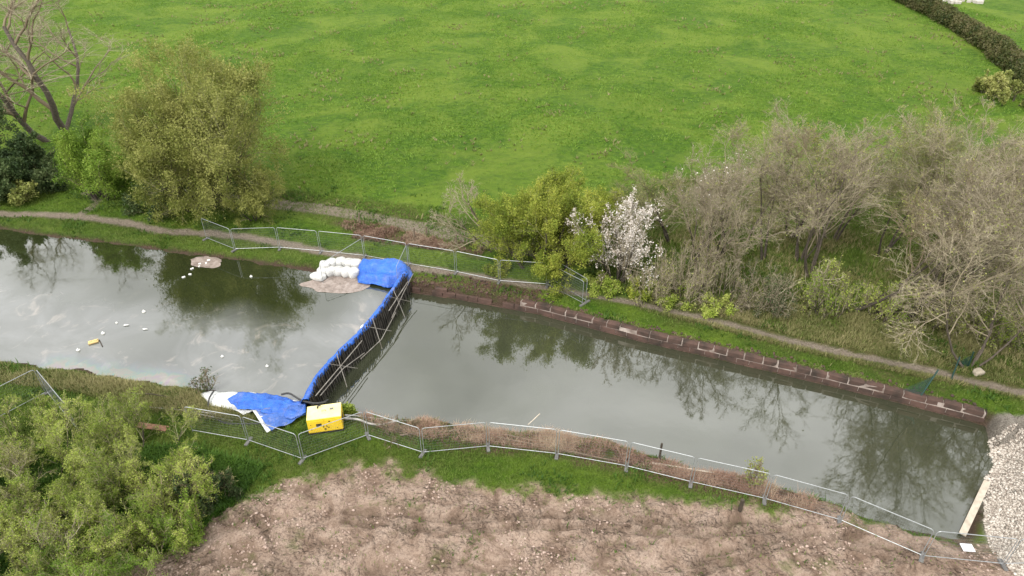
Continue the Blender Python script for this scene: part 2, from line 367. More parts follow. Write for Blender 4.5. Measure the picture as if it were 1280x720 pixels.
def ground_mat():
    m, nt, b = mat('ground')
    n1 = noise(nt, .045, 5, .6); n2 = noise(nt, .9, 6, .65); n3 = noise(nt, 9, 5, .7)
    mpn = nod(nt, 'ShaderNodeMapping'); tcn = nod(nt, 'ShaderNodeTexCoord'); nt.links.new(tcn.outputs['Object'], mpn.inputs[0])
    mpn.inputs['Scale'].default_value = (.42, .62, 1); mpn.inputs['Rotation'].default_value = (0, 0, R(24))
    n4 = nod(nt, 'ShaderNodeTexNoise', Scale=2.6, Detail=8, Roughness=.72, Distortion=.6); nt.links.new(mpn.outputs[0], n4.inputs['Vector'])
    n4 = n4.outputs[0]
    g = ramp(nt, n1, [(.3, (.08, .165, .011)), (.5, (.115, .215, .015)), (.72, (.16, .25, .026))])
    g = mixc(nt, ramp(nt, n4, [(.40, (0, 0, 0)), (.62, (.95, .95, .95))]), g, (.045, .11, .01))
    g = mixc(nt, math_(nt, 'MULTIPLY', ramp(nt, n2, [(.5, (0, 0, 0)), (.74, (1, 1, 1))]), .55), g, (.15, .22, .03))
    g = mixc(nt, math_(nt, 'MULTIPLY', ramp(nt, n3, [(.42, (0, 0, 0)), (.7, (1, 1, 1))]), .45), g, (.035, .08, .009))
    n5 = noise(nt, .11, 4, .6, dist=.8)
    g = mixc(nt, math_(nt, 'MULTIPLY', ramp(nt, n5, [(.42, (0, 0, 0)), (.62, (1, 1, 1))]), .7), g, (.18, .255, .032))
    dry = ramp(nt, n2, [(.3, (.055, .085, .014)), (.48, (.10, .115, .03)), (.62, (.165, .145, .06)), (.78, (.10, .08, .05))])
    dry = mixc(nt, math_(nt, 'MULTIPLY', n3, .5), dry, (.07, .075, .025))
    edge = math_(nt, 'SUBTRACT', n3, .5)
    def e(a, k=.7): return math_(nt, 'ADD', a, math_(nt, 'MULTIPLY', math_(nt, 'MULTIPLY', edge, k), math_(nt, 'MULTIPLY', math_(nt, 'MULTIPLY', a, math_(nt, 'SUBTRACT', 1, a)), 4)), True)
    c = mixc(nt, e(attr(nt, 'dry')), g, dry)
    soil = ramp(nt, n3, [(.3, (.075, .045, .03)), (.5, (.15, .09, .065)), (.72, (.24, .165, .12))])
    soil = mixc(nt, ramp(nt, n2, [(.52, (0, 0, 0)), (.62, (1, 1, 1))]), soil, (.09, .10, .03))
    c = mixc(nt, e(attr(nt, 'soil')), c, soil)
    nm = noise(nt, .75, 10, .68, dist=.6)
    mud = ramp(nt, nm, [(.30, (.11, .074, .052)), (.43, (.215, .152, .113)), (.53, (.31, .23, .178)), (.72, (.40, .31, .25))])
    mud = mixc(nt, math_(nt, 'MULTIPLY', ramp(nt, n3, [(.5, (0, 0, 0)), (.62, (1, 1, 1))]), .6), mud, (.13, .085, .065))
    mud = mixc(nt, math_(nt, 'MULTIPLY', ramp(nt, noise(nt, .5, 6, .7), [(.57, (0, 0, 0)), (.66, (1, 1, 1))]), .55), mud, (.09, .11, .03))
    c = mixc(nt, e(attr(nt, 'mud'), 1.), c, mud)
    pth = ramp(nt, n3, [(.3, (.20, .16, .12)), (.7, (.38, .32, .255))])
    c = mixc(nt, e(attr(nt, 'path'), 1.), c, pth)
    gr = ramp(nt, noise(nt, 14, 3, .7), [(.35, (.22, .19, .155)), (.6, (.5, .45, .39))])
    c = mixc(nt, attr(nt, 'grav'), c, gr)
    c = mixc(nt, math_(nt, 'MULTIPLY', attr(nt, 'wet'), .55), c, (.05, .042, .028))
    nt.links.new(c, b.inputs['Base Color']); b.inputs['Roughness'].default_value = .92; b.inputs['Specular IOR Level'].default_value = .15
    hh = math_(nt, 'ADD', math_(nt, 'MULTIPLY', n4, 1.4), math_(nt, 'ADD', n3, n2))
    vr = nod(nt, 'ShaderNodeTexVoronoi', Scale=3.6); vr.feature = 'SMOOTH_F1'; tcv = nod(nt, 'ShaderNodeTexCoord'); mv = nod(nt, 'ShaderNodeVectorMath'); mv.operation = 'ADD'
    nv = nod(nt, 'ShaderNodeTexNoise', Scale=2.2, Detail=5); nt.links.new(tcv.outputs['Object'], nv.inputs['Vector'])
    nt.links.new(tcv.outputs['Object'], mv.inputs[0]); nt.links.new(nv.outputs['Color'], mv.inputs[1]); nt.links.new(mv.outputs[0], vr.inputs['Vector'])
    zone = ramp(nt, noise(nt, .42, 4, .6), [(.42, (0, 0, 0)), (.58, (1, 1, 1))])
    mh = math_(nt, 'ADD', math_(nt, 'MULTIPLY', nm, 1.5), math_(nt, 'MULTIPLY', math_(nt, 'SUBTRACT', 1, vr.outputs['Distance']), math_(nt, 'MULTIPLY', zone, 1.6)))
    ma = attr(nt, 'mud')
    hmix = math_(nt, 'ADD', math_(nt, 'MULTIPLY', hh, math_(nt, 'SUBTRACT', 1, ma)), math_(nt, 'MULTIPLY', mh, ma))
    bump(nt, b, hmix, 1., .3)
    return m
M['ground'] = ground_mat()
AT = dict(mud=m_mud, path=m_path, soil=m_soil, dry=m_dry, grav=m_grav, wet=m_wet)
V = np.stack([xf, yf, Z.ravel()], -1)
gme = mesh_np('ground', V, Fq, attrs=AT, smooth=True)
props(link_mesh('ground', gme, M['ground']), kind='structure')
def sub_sheet(name, mask, thr, lift):
    fm = (mask[Fq] > thr).all(1); F = Fq[fm]; u, inv = np.unique(F, return_inverse=True)
    v = V[u].copy(); v[:, 2] += lift
    me = mesh_np(name, v, inv.reshape(F.shape), attrs={k: a[u] for k, a in AT.items()}, smooth=True)
    return props(link_mesh(name, me, M['ground']), kind='structure')
sub_sheet('bare_mud', np.where(m_mud > .5, 1., 0.), .5, .006)
isp = msk(lambda x, y: np.minimum(segdist(x, y, PATH, False), segdist(x, y, PATH2, False)) < .8)
sub_sheet('towpath', np.where((m_path > .45) & (isp > .5), 1., 0.), .5, .008)
sub_sheet('farm_track', np.where((m_path > .45) & (isp < .5), 1., 0.), .5, .008)

# ------------------------------------------------------------------ sheets of free outline
def inpoly(P, step, seed=0):
    lo = P.min(0); hi = P.max(0)
    xs, ys = np.meshgrid(np.arange(lo[0], hi[0], step), np.arange(lo[1], hi[1], step))
    rng = np.random.default_rng(seed); xs = xs+rng.uniform(-.3, .3, xs.shape)*step; ys = ys+rng.uniform(-.3, .3, ys.shape)*step
    m = inside(xs, ys, P) & (segdist(xs, ys, P) > step*.45); return np.stack([xs[m], ys[m]], -1)
def sheet(P, step, zfn, seed=0):
    """triangulated sheet inside the outline P (world xy)"""
    out = []
    for i in range(len(P)):
        a = P[i]; b = P[(i+1) % len(P)]; k = max(1, int(np.hypot(*(b-a))/step))
        for j in range(k): out.append(a+(b-a)*j/k)
    out = np.array(out); ins = inpoly(out, step, seed)
    pts = [Vector((float(p[0]), float(p[1]))) for p in np.vstack([out, ins])]
    n = len(out)
    vs, es, fs, *_ = delaunay_2d_cdt(pts, [(i, (i+1) % n) for i in range(n)], [], 1, 1e-4)
    v2 = np.array([(p.x, p.y) for p in vs]); z = zfn(v2[:, 0], v2[:, 1])
    return np.column_stack([v2, z]), np.array([f for f in fs if len(f) == 3])
# ------------------------------------------------------------------ WATER
def water_mat(name, base, ior, film_and_gleam):
    m, nt, b = mat(name)
    n = noise(nt, .25, 4, .6); c = ramp(nt, n, [(.35, base), (.7, tuple(v*1.25 for v in base))])
    b.inputs['Roughness'].default_value = .035; b.inputs['IOR'].default_value = ior
    b.inputs['Specular IOR Level'].default_value = .5
    if film_and_gleam:
        f = ramp(nt, noise(nt, .16, 5, .6, dist=1.2), [(.4, (0, 0, 0)), (.7, (1, 1, 1))])
        sc_ = ramp(nt, noise(nt, .35, 6, .62, dist=2.), [(.55, (0, 0, 0)), (.74, (1, 1, 1))])
        a = attr(nt, 'film_and_gleam')
        k = math_(nt, 'MULTIPLY', math_(nt, 'ADD', math_(nt, 'MULTIPLY', f, .5), .5), a, True)
        c = mixc(nt, math_(nt, 'MULTIPLY', k, .7), c, (.23, .235, .24))  # milky film, plus grey painted in for the mirrored bright sky
        c = mixc(nt, math_(nt, 'MULTIPLY', math_(nt, 'MULTIPLY', sc_, a), .62), c, (.38, .33, .29))
        sh = attr(nt, 'sheen'); band = noise(nt, .9, 4, .6, dist=1.8)
        rb = ramp(nt, math_(nt, 'ADD', math_(nt, 'MULTIPLY', band, .7), math_(nt, 'MULTIPLY', sh, .3)), [(.3, (.2, .16, .2)), (.42, (.09, .15, .24)), (.52, (.08, .22, .17)), (.62, (.22, .2, .14)), (.75, (.22, .14, .2))])
        c = mixc(nt, math_(nt, 'MULTIPLY', sh, .55), c, rb)
    nt.links.new(c, b.inputs['Base Color'])
    bump(nt, b, noise(nt, 1.6, 3, .5), .05, .05)
    return m
M['water_a'] = water_mat('polluted_water', (.018, .023, .008), 2.2, True)
M['water_b'] = water_mat('canal_water', (.034, .038, .022), 2.25, False)
def water(name, P, z, m, grow=.35, at=False):
    c = []
    n = len(P)
    area = .5*sum(P[i][0]*P[(i+1) % n][1]-P[(i+1) % n][0]*P[i][1] for i in range(n)); s = 1 if area > 0 else -1
    for i in range(n):
        a = P[i-1]; b = P[i]; q = P[(i+1) % n]; t = (q-a)/(np.hypot(*(q-a))+1e-9)
        c.append(b+s*np.array([t[1], -t[0]])*(grow if segdist(b[0:1], b[1:2], dam_top[:, :2], False)[0] > 1.6 else 0))
    v, f = sheet(np.array(c), .8, lambda x, y: x*0+z)
    A = None
    if at:
        x, y = v[:, 0], v[:, 1]
        dd = segdist(x, y, A_n[:, :2], False); df = segdist(x, y, A_f[:, :2], False)
        film_and_gleam = sstep(.35, .62, df/(df+dd)+.25*wob(x, y, 71, .3))*.85  # towards the near bank: sky reflection painted as pale grey
        s0 = GP([(60, 462), (112, 468), (160, 476), (215, 482)], ZA)[:, :2]
        sheen = sstep(1.7, .3, segdist(x, y, s0, False)+.8*wob(x, y, 72, .5))
        s1 = GP([(285, 505), (330, 480), (395, 450), (440, 420), (472, 385)], ZA)[:, :2]
        film_and_gleam = np.maximum(film_and_gleam, .9*sstep(3, .5, segdist(x, y, s1, False)+2*wob(x, y, 73, .5)))
        A = dict(film_and_gleam=film_and_gleam, sheen=sheen)
    me = mesh_np(name, v, f, attrs=A); return props(link_mesh(name, me, m), kind='structure')
water('polluted_water', PA, ZA, M['water_a'], .6, True)
water('canal_water', PB, ZB, M['water_b'], .35)

# ================================================================== RETAINING WALL
M['sandstone'] = simple('red_sandstone', (.105, .06, .047), (.035, .026, .02), 1.1, .9, 0, .7, 14, .03)
M['mortar'] = simple('pale_mortar', (.42, .36, .32), (.16, .12, .10), 1.5, .9)
def along(P, closed=False):
    P = np.asarray(P, float); seg = np.hypot(*(P[1:, :2]-P[:-1, :2]).T); s = np.concatenate([[0], np.cumsum(seg)])
    def f(t):
        i = int(np.clip(np.searchsorted(s, t)-1, 0, len(seg)-1)); u = (t-s[i])/seg[i]
        p = P[i]*(1-u)+P[i+1]*u; d = (P[i+1]-P[i])/seg[i]; return p, d
    return f, s[-1]
rnd = random.Random(5)
f, Ltot = along(np.vstack([WALL[:1]-(WALL[1]-WALL[0])*.0, WALL, WALL[-1:]+(WALL[-1:]-WALL[-2:-1])*.12]))
w0 = WALL.mean(0)
wall = thing('retaining_wall', 'long low red sandstone block wall with pale joints holding the towpath bank', 'wall', (w0[0], w0[1], 0))
W_BREAK = 8.0
mb = MB(); mm = MB(); cp = MB()
for ci, (z0, z1, dep, back) in enumerate([(-1.5, -1.12, .42, .0), (-1.10, -.76, .40, .0), (-.74, -.38, .38, .02)]):
    t = -rnd.random()*.5
    while t < Ltot:
        ln = rnd.uniform(.75, 1.15); t1 = min(t+ln, Ltot); 
        if t1-max(t, 0) < .15: t = t1; continue
        tm = (max(t, 0)+t1)/2; p, d = f(tm); nrm = np.array([-d[1], d[0]])
        if not (tm < W_BREAK and ci == 2 and rnd.random() < .45):
            off = back+rnd.uniform(-.015, .02)
            c = p+nrm*(dep/2+off)-w0
            mb.box((c[0], c[1], (z0+z1)/2+rnd.uniform(-.008, .008)), (t1-max(t, 0)-.035, dep, z1-z0), Matrix.Rotation(math.atan2(d[1], d[0])+rnd.uniform(-.02, .02), 3, 'Z') @ Matrix.Rotation(rnd.uniform(-.02, .02), 3, 'X'), .02)
        t = t1
t = -rnd.random()*.5
while t < Ltot:
    ln = rnd.uniform(.8, 1.25); t1 = min(t+ln, Ltot)
    if t1-max(t, 0) < .15: t = t1; continue
    tm = (max(t, 0)+t1)/2; p, d = f(tm); nrm = np.array([-d[1], d[0]])
    if (tm > W_BREAK and rnd.random() > .0) or (tm <= W_BREAK and rnd.random() < .25):
        c = p+nrm*(.265+rnd.uniform(-.015, .02))-w0
        drop = -.12 if tm < W_BREAK else 0
        cp.box((c[0], c[1], -.17+drop+rnd.uniform(-.01, .05)), (t1-max(t, 0)-rnd.uniform(.03, .09), .46+rnd.uniform(-.08, .05), .36), Matrix.Rotation(math.atan2(d[1], d[0])+rnd.uniform(-.07, .07), 3, 'Z') @ Matrix.Rotation(rnd.uniform(-.07, .07), 3, 'X'), .045)
    t = t1
k = 0
for i in range(int(Ltot/.5)):
    p, d = f(i*.5+.25); nrm = np.array([-d[1], d[0]]); c = p+nrm*.27-w0
    up = -.035 if i*.5 > W_BREAK else -.95
    mm.box((c[0], c[1], (up-1.6)/2), (.53, .40, up+1.6), Matrix.Rotation(math.atan2(d[1], d[0]), 3, 'Z'))
mb.build('stone_courses', M['sandstone'], wall); cp.build('coping', M['sandstone'], wall); mm.build('mortar', M['mortar'], wall)
# small loose lumps lying where the wall top has broken away
rub = MB()
for i in range(420):
    tt = rnd.uniform(0, W_BREAK+2) if i < 240 else rnd.uniform(W_BREAK, Ltot); p, d = f(tt); nrm = np.array([-d[1], d[0]])
    q = p+nrm*(rnd.uniform(.3, 2.0) if i < 240 else rnd.uniform(.45, .95)); s = rnd.uniform(.04, .13)
    rub.box((q[0], q[1], hz(*q)+s*.2), (s*rnd.uniform(1, 2), s*rnd.uniform(.8, 1.5), s), Matrix.Rotation(rnd.uniform(0, 3), 3, 'Z') @ Matrix.Rotation(rnd.uniform(-.5, .5), 3, 'X'), .01)
props(rub.build('stone_rubble', M['sandstone']), kind='stuff', label='small broken pieces of red stone along the top of the canal wall')

# ================================================================== THE DAM
def tarpmat(name, c1, c2, dirt):
    m, nt, b = mat(name)
    c = ramp(nt, noise(nt, 1.3, 5, .6), [(.35, c1), (.7, c2)])
    c = mixc(nt, math_(nt, 'MULTIPLY', ramp(nt, noise(nt, .8, 6, .7, dist=1), [(.52, (0, 0, 0)), (.7, (1, 1, 1))]), dirt), c, (.34, .3, .27))
    nt.links.new(c, b.inputs['Base Color']); b.inputs['Roughness'].default_value = .38; b.inputs['Specular IOR Level'].default_value = .5
    bump(nt, b, noise(nt, 2.6, 6, .62, dist=1.6), .9, .14)
    return m
M['blue'] = tarpmat('blue_tarp', (.03, .15, .58), (.015, .085, .42), .3)
M['blue_dirty'] = tarpmat('blue_tarp_dirty', (.05, .14, .46), (.03, .09, .33), .8)
M['white'] = tarpmat('white_sheet', (.72, .73, .72), (.6, .61, .6), .15)
M['bag'] = simple('white_bag_cloth', (.60, .60, .58), (.42, .41, .385), 1.6, .8, 0, .6, 7, .06)
DT = np.array(catmull([p for p in dam_top], 8))
fd, Ld = along(DT)
dam = thing('coffer_dam', 'black steel stake dam with blue liner and scaffold bracing across the canal', 'dam', tuple(dam_top[3][:2])+(ZB,))
D0 = np.array([dam_top[3][0], dam_top[3][1], ZB])
def dp(t, off, z):     # a point on the dam: off > 0 towards the clear canal
    p, d = fd(min(max(t, 0), Ld)); n = np.array([-d[1], d[0]])
    return np.array([p[0]+n[0]*off-D0[0], p[1]+n[1]*off-D0[1], z-D0[2]])
nsgn = 1
_p, _d = fd(Ld/2)
if (np.array([-_d[1], _d[0]])*nsgn)[0] < 0:
    _dp = dp
    def dp(t, off, z): return _dp(t, -off, z)
rd = random.Random(9)
M['strut'] = simple('weathered_strut', (.13, .12, .105), (.04, .035, .03), 2.2, .6, .2)
ns = 60
stakes = []
for i in range(ns):
    t = .12+(Ld-.25)*i/(ns-1)+rd.uniform(-.04, .04); zt = 1.0+.12*math.sin(i*.5)+rd.uniform(-.1, .1)
    a = dp(t, .12+rd.uniform(-.02, .02), -2.0); b = dp(t+rd.uniform(-.03, .03), .02+rd.uniform(-.03, .04), zt)
    o = MB()
    o.tube([a, b], .036, 7); 
    # sloping front strut from the head of the stake down to the foot
    c = dp(t+.05, .42+rd.uniform(-.08, .08), -1.35); e = dp(t, .06, zt-.2)
    o = o.build('stake', M['dark_steel'], dam, smooth=False)
    MB().tube([e, c], .026, 6).build('strut', M['strut'], dam)
def ribbon(name, m, prof, parent, nt_=150, wr=.05, seed=1, t0=0, t1=None):
    t1 = Ld if t1 is None else t1; P = []; k = len(prof)
    for i in range(nt_):
        t = t0+(t1-t0)*i/(nt_-1)
        for j, (o, z) in enumerate(prof):
            q = dp(t, o, z); a = fbm(np.array([t*1.7]), np.array([j*.35+seed*7.]), 1, 3, seed)[0]-.5; b2 = fbm(np.array([t*4.7]), np.array([j*.5+seed*3.]), 1, 2, seed+4)[0]-.5
            n = dp(t, o+.1, z)-q
            P.append(q+n*10*(a*wr*2+b2*wr)+np.array([0, 0, (a*1.3+b2*.6)*wr]))
    P = np.array(P); ii = np.arange(nt_*k).reshape(nt_, k)
    F = np.stack([ii[:-1, :-1], ii[:-1, 1:], ii[1:, 1:], ii[1:, :-1]], -1).reshape(-1, 4)
    me = mesh_np(name, P, F, smooth=True); o = link_mesh(name, me, m, parent)
    s = o.modifiers.new('thick', 'SOLIDIFY'); s.thickness = .012; return o
ribbon('backing_sheet', M['black_liner'], [(-.03, .62), (-.02, .3), (0, 0), (.03, -.5), (.06, -1.0), (.08, -1.6)], dam, wr=.03, seed=2)
ribbon('liner', M['blue'], [(.04, .66), (.0, .86), (-.2, .88), (-.34, .76), (-.46, .55), (-.56, .28), (-.64, .0), (-.70, -.22), (-.78, -.5)], dam, wr=.17, seed=3)
# rails and cross braces of pale scaffold tube on the dry side
M['brace_steel'] = simple('rusty_scaffold', (.32, .30, .27), (.15, .13, .11), 2, .6, .3)
def rail(tz, r=.028): MB().tube([dp(t, o, z) for t, o, z in tz], r, 8).build('rail', M['brace_steel'], dam)
rail([(.1, .55, .9), (Ld*.16, .62, .55), (Ld*.34, .72, .25)]); rail([(Ld*.30, .78, .3), (Ld*.48, .95, -.05), (Ld*.64, .9, .05)])
rail([(Ld*.60, .8, .1), (Ld*.76, .75, .5), (Ld*.97, .55, .72)]); rail([(Ld*.05, .35, .55), (Ld*.33, .5, .72)], .035)
rail([(Ld*.58, .5, .8), (Ld*.99, .38, .95)], .03)
for t in (.22, .47, .76):
    MB().tube([dp(Ld*(t-.035), .05, 1.05), dp(Ld*(t+.03), 1.1, -.6)], .027, 8).build('brace', M['brace_steel'], dam)
    MB().tube([dp(Ld*(t-.08), 1.0, -.3), dp(Ld*(t+.04), .15, 1.15)], .024, 8).build('brace', M['brace_steel'], dam)
def draped(name, label, cat, P, step, zfn, m, seed=0, thick=.012, group=None, shift=0):
    v, f = sheet(np.asarray(P), step, zfn, seed); c = v.mean(0); c[2] = v[:, 2].min()
    o = link_mesh(name, mesh_np(name, v-c, f, smooth=True), m); o.location = c
    if thick: s = o.modifiers.new('thick', 'SOLIDIFY'); s.thickness = thick; s.offset = 1
    return props(o, label, cat, group)
def wrinkle(x, y, s, a=.1, f=1.4):
    q = fbm(x, y, f, 4, s); return a*(1-2*np.abs(q-.5)*2)+a*.5*(fbm(x, y, f*3, 3, s+9)-.5)
def gmax(x, y): return np.maximum(height(x, y), np.where(sdist(x, y, PA) < 0, ZA, -9)+.02)
# white bulk bags and the blue sheet on the towpath bank
BAGC = [(407, 331), (416, 328), (426, 327), (436, 328), (446, 329), (404, 340), (414, 339), (424, 339), (434, 340), (443, 341), (398, 344)]
baglab = ['white sandbag at the towpath end of the row behind the dam sheet', 'white sandbag second from the left along the grass', 'white sandbag in the middle of the back row on the bank',
 'white sandbag in the back row next but one to the blue sheet', 'white sandbag in the back row touching the blue sheet', 'white sandbag at the left end of the water side row',
 'white sandbag second from left in the water side row', 'middle white sandbag of the water side row', 'white sandbag fourth along the water side row', 'white sandbag of the water side row tucked under the blue sheet', 'flat white sandbag slipped into the water at the left']
def blob(name, label, cat, c, size, m, rz=0, seed=1, group=None, sub=4, amp=.16, pinch=True):
    bm = bmesh.new(); bmesh.ops.create_icosphere(bm, subdivisions=sub, radius=1)
    P = np.array([v.co[:] for v in bm.verts]); n = fbm(P[:, 0]*1.3+P[:, 2]+seed*5, P[:, 1]*1.3-P[:, 2]*.7, 1.2, 4, seed)-.5
    Q = np.sign(P)*np.abs(P)**.62*(1+amp*2*n[:, None]); Q *= np.array(size)/2
    for v, q in zip(bm.verts, Q): v.co = q+np.array([0, 0, size[2]*.42])
    me = bpy.data.meshes.new(name); bm.to_mesh(me); bm.free(); me.polygons.foreach_set('use_smooth', np.ones(len(me.polygons), bool))
    o = link_mesh(name, me, m); o.location = c; o.rotation_euler = (0, 0, rz); return props(o, label, cat, group)
for i, ((bx, by), lb) in enumerate(zip(BAGC, baglab)):
    z0 = .0 if i < 5 else -.36
    g = G(bx, by+4, z0); 
    blob('sandbag', lb, 'sandbag', (g[0], g[1], z0), (.86 if i < 10 else 1.2, .8, .62 if i < 5 else (.72 if i < 10 else .45)), M['bag'], rd.uniform(-.6, .6), 20+i, 'white sandbags heaped against the far bank')
PB1 = GP([(445, 336), (450, 329), (470, 328), (498, 328), (512, 333), (516, 344), (510, 352), (500, 352), (484, 356), (470, 352), (447, 349)], .1)[:, :2]
def zblue(x, y):
    d = segdist(x, y, PB1); return gmax(x, y)+.06+.62*sstep(0, .55, d)*(.8+.4*fbm(x, y, .8, 2, 4))+wrinkle(x, y, 15, .13, 1.0)
draped('tarpaulin', 'bright blue tarpaulin wrapped over the far end of the dam beside the white sandbags', 'tarpaulin', PB1, .13, zblue, M['blue'], 2)
# near bank: white sheet, blue sheets
PWH = GP([(250, 494), (258, 488), (266, 486), (290, 488), (325, 489), (356, 494), (384, 503), (376, 512), (330, 512), (305, 521), (291, 513), (264, 508), (256, 500)])[:, :2]
draped('ground_sheet', 'crumpled white sheet spread on the near bank behind the blue tarpaulin', 'sheet', PWH, .13, lambda x, y: gmax(x, y)+.06+wrinkle(x, y, 25, .14, .9), M['white'], 3)
PBL = GP([(286, 506), (300, 497), (321, 490), (352, 494), (383, 503), (384, 523), (366, 530), (330, 522), (322, 519), (300, 518)])[:, :2]
draped('tarpaulin', 'crumpled bright blue tarpaulin lying over the white sheet left of the yellow generator', 'tarpaulin', PBL, .12, lambda x, y: gmax(x, y)+.2+wrinkle(x, y, 35, .27, 1.05), M['blue'], 4, group='blue tarpaulins on the near bank')
PBD = GP([(322, 519), (352, 512), (384, 509), (383, 523), (362, 534), (341, 543), (335, 538)])[:, :2]
draped('tarpaulin', 'mud stained blue tarpaulin flap hanging down the grass towards the fence', 'tarpaulin', PBD, .12, lambda x, y: gmax(x, y)+.27+wrinkle(x, y, 45, .12, 1.1), M['blue_dirty'], 5, group='blue tarpaulins on the near bank')
PST = GP([(317, 518), (324, 516), (340, 543), (335, 546)])[:, :2]
draped('plastic_strip', 'narrow white plastic strip on the grass along the edge of the stained blue tarpaulin', 'strip', PST, .1, lambda x, y: gmax(x, y)+.30+wrinkle(x, y, 55, .05, 2), M['white'], 6)
g = G(438, 437, .0)
for (bx, by, lb, s) in [(322+137, 408, 'small white bag lying on the blue liner half way along the dam', (.9, .45, .3))]:
    g = G(bx-1, by, .4); blob('sandbag', lb, 'sandbag', (g[0], g[1], .3), s, M['bag'], .9, int(bx))

# ================================================================== GENERATOR
M['yellow'] = simple('yellow_paint', (.82, .57, .04), (.74, .50, .03), 2, .42, 0, .1, 30, .004, .5)
M['yellow_top'] = simple('pale_yellow_paint', (.84, .74, .36), (.78, .66, .26), 2, .5, 0, .1, 30, .004, .5)  # paler yellow than the body, for the roof
M['black_metal'] = simple('black_metal', (.02, .02, .02), (.04, .035, .03), 4, .5)
M['panel_grey'] = simple('grey_panel', (.18, .18, .17), (.12, .11, .1), 4, .5)
gl, gr = G(387, 545, 0), G(430, 539, 0)
ang = math.atan2(gr[1]-gl[1], gr[0]-gl[0]); u = np.array([math.cos(ang), math.sin(ang)]); v_ = np.array([-u[1], u[0]])
GL = float(np.hypot(*(gr-gl)[:2])); GD = 1.12; GHt = 1.22
gc = (gl[:2]+gr[:2])/2+v_*GD/2
gen = thing('generator', 'boxy yellow generator on black skids standing at the near end of the dam', 'generator', (gc[0], gc[1], hz(*gc)), ang)
MB().box((0, 0, .70), (GL, GD, 1.0), None, .04).build('body', M['yellow'], gen)
MB().box((0, 0, 1.215), (GL-.03, GD-.03, .05), None, .02).build('roof', M['yellow_top'], gen)
sk = MB(); sk.box((0, -GD/2+.12, .10), (GL+.1, .12, .2)); sk.box((0, GD/2-.12, .10), (GL+.1, .12, .2)); sk.box((0, 0, .16), (GL-.1, GD-.1, .07)); sk.build('skid', M['black_metal'], gen)
for sx in (-1, 1):
    dr = MB().box((sx*GL/4, -GD/2-.008, .68), (GL/2-.07, .018, .8), None, .006).build('door', M['yellow'], gen)
    MB().box((sx*.09, -GD/2-.03, .62), (.035, .03, .14), None, .008).build('handle', M['black_metal'], dr)
cpn = MB().box((-GL*.17, -GD/2-.024, .78), (.30, .016, .2), None, .004).build('control_panel', M['black_metal'], gen)
for k in range(3): MB().cyl((-GL*.17-.09+k*.09, -GD/2-.03, .78), (-GL*.17-.09+k*.09, -GD/2-.045, .78), .02, 10).build('dial', M['panel_grey'], cpn)
for px_, pz_, s in ((.26, .97, .09), (.18, .52, .08), (-.02, .42, .11), (.68*GL/2, .42, .05), (-.8*GL/2, .5, .06), (-.8*GL/2, .85, .05)):
    MB().box((px_, -GD/2-.026, pz_), (s, .014, s*.75), None, .003).build('vent', M['black_metal'], gen)
lv = MB()
for k in range(7): lv.box((GL/2+.006, -.1, .45+k*.075), (.016, .6, .03))
lv.build('louvre', M['black_metal'], gen)
MB().tube([(-.35, .30, 1.23), (-.35, .30, 1.36), (-.28, .30, 1.42), (-.16, .30, 1.43)], .045, 12).build('exhaust_pipe', M['black_metal'], gen)
MB().tube([(-.1, 0, 1.24), (-.1, 0, 1.33), (.1, 0, 1.33), (.1, 0, 1.24)], .014, 8).build('lifting_eye', M['black_metal'], gen)
MB().box((.42, .12, 1.25), (.2, .16, .03), None, .006).build('filler_cap', M['panel_grey'], gen)

def hose(name, label, cat, pts, r, m, lift=.06, zs=None, n=8):
    P = []
    for i, p in enumerate(pts):
        z = p[2] if len(p) > 2 else None
        g = G(p[0], p[1], z if z is not None else 0)
        P.append((g[0], g[1], z if z is not None else hz(g[0], g[1])+r+lift*.3))
    P = catmull(P, n); o0 = P[0]
    return props(MB().tube([tuple(p) for p in P], r, 8).build(name, m, None, True, tuple(o0)), label, cat)
hose('hose', 'thick black hose looping from the white sheet across the blue tarpaulin to the generator', 'hose', [(267, 489, .35), (261, 500, .3), (263, 516), (280, 529), (312, 531), (345, 529)], .05, M['rubber'])
hose('hose', 'black suction hose lying over the blue tarpaulin and up to the dam end', 'hose', [(352, 493, .3), (362, 492, .45), (376, 500, .5), (392, 504, .9), (404, 503, 1.25), (410, 500, 1.1)], .06, M['rubber'])
hose('hose', 'pale grey delivery hose curving from the generator across the near bank to the water', 'hose', [(430, 523, .25), (448, 526), (462, 531), (478, 532), (496, 528), (510, 518), (517, 516)], .07, M['scaffold'])
hose('hose', 'straight grey pipe from the generator side running under the bent fence panel', 'hose', [(431, 519, .3), (447, 520), (470, 524), (500, 522)], .05, M['scaffold'])
def stick(name, label, cat, a, b, r, m, za=None, zb=None, r2=None, group=None, bend=.03):
    pts = []
    A = G(a[0], a[1], za if za is not None else 0); B = G(b[0], b[1], zb if zb is not None else 0)
    A[2] = za if za is not None else hz(A[0], A[1])+r*1.1; B[2] = zb if zb is not None else hz(B[0], B[1])+r*1.1
    n = 6; Ln = np.linalg.norm(B-A); rg = np.random.default_rng(int(a[0]*7+a[1]))
    for i in range(n+1):
        t = i/n; p = A*(1-t)+B*t; p = p+rg.normal(0, bend*Ln*.1, 3)*(0 < t < 1); 
        if za is None and zb is None: p[2] = max(p[2], hz(p[0], p[1])+r*.9)
        pts.append(tuple(p))
    r2 = r if r2 is None else r2
    return props(MB().tube(pts, [r+(r2-r)*i/n for i in range(n+1)], 8).build(name, m, None, True, pts[0]), label, cat, group)
M['wood_pale'] = simple('weathered_wood', (.50, .44, .36), (.34, .29, .23), 3, .8, 0, .5, 12, .02)
M['wood'] = simple('old_timber', (.2, .155, .11), (.11, .085, .06), 3, .9, 0, .5, 12, .02)
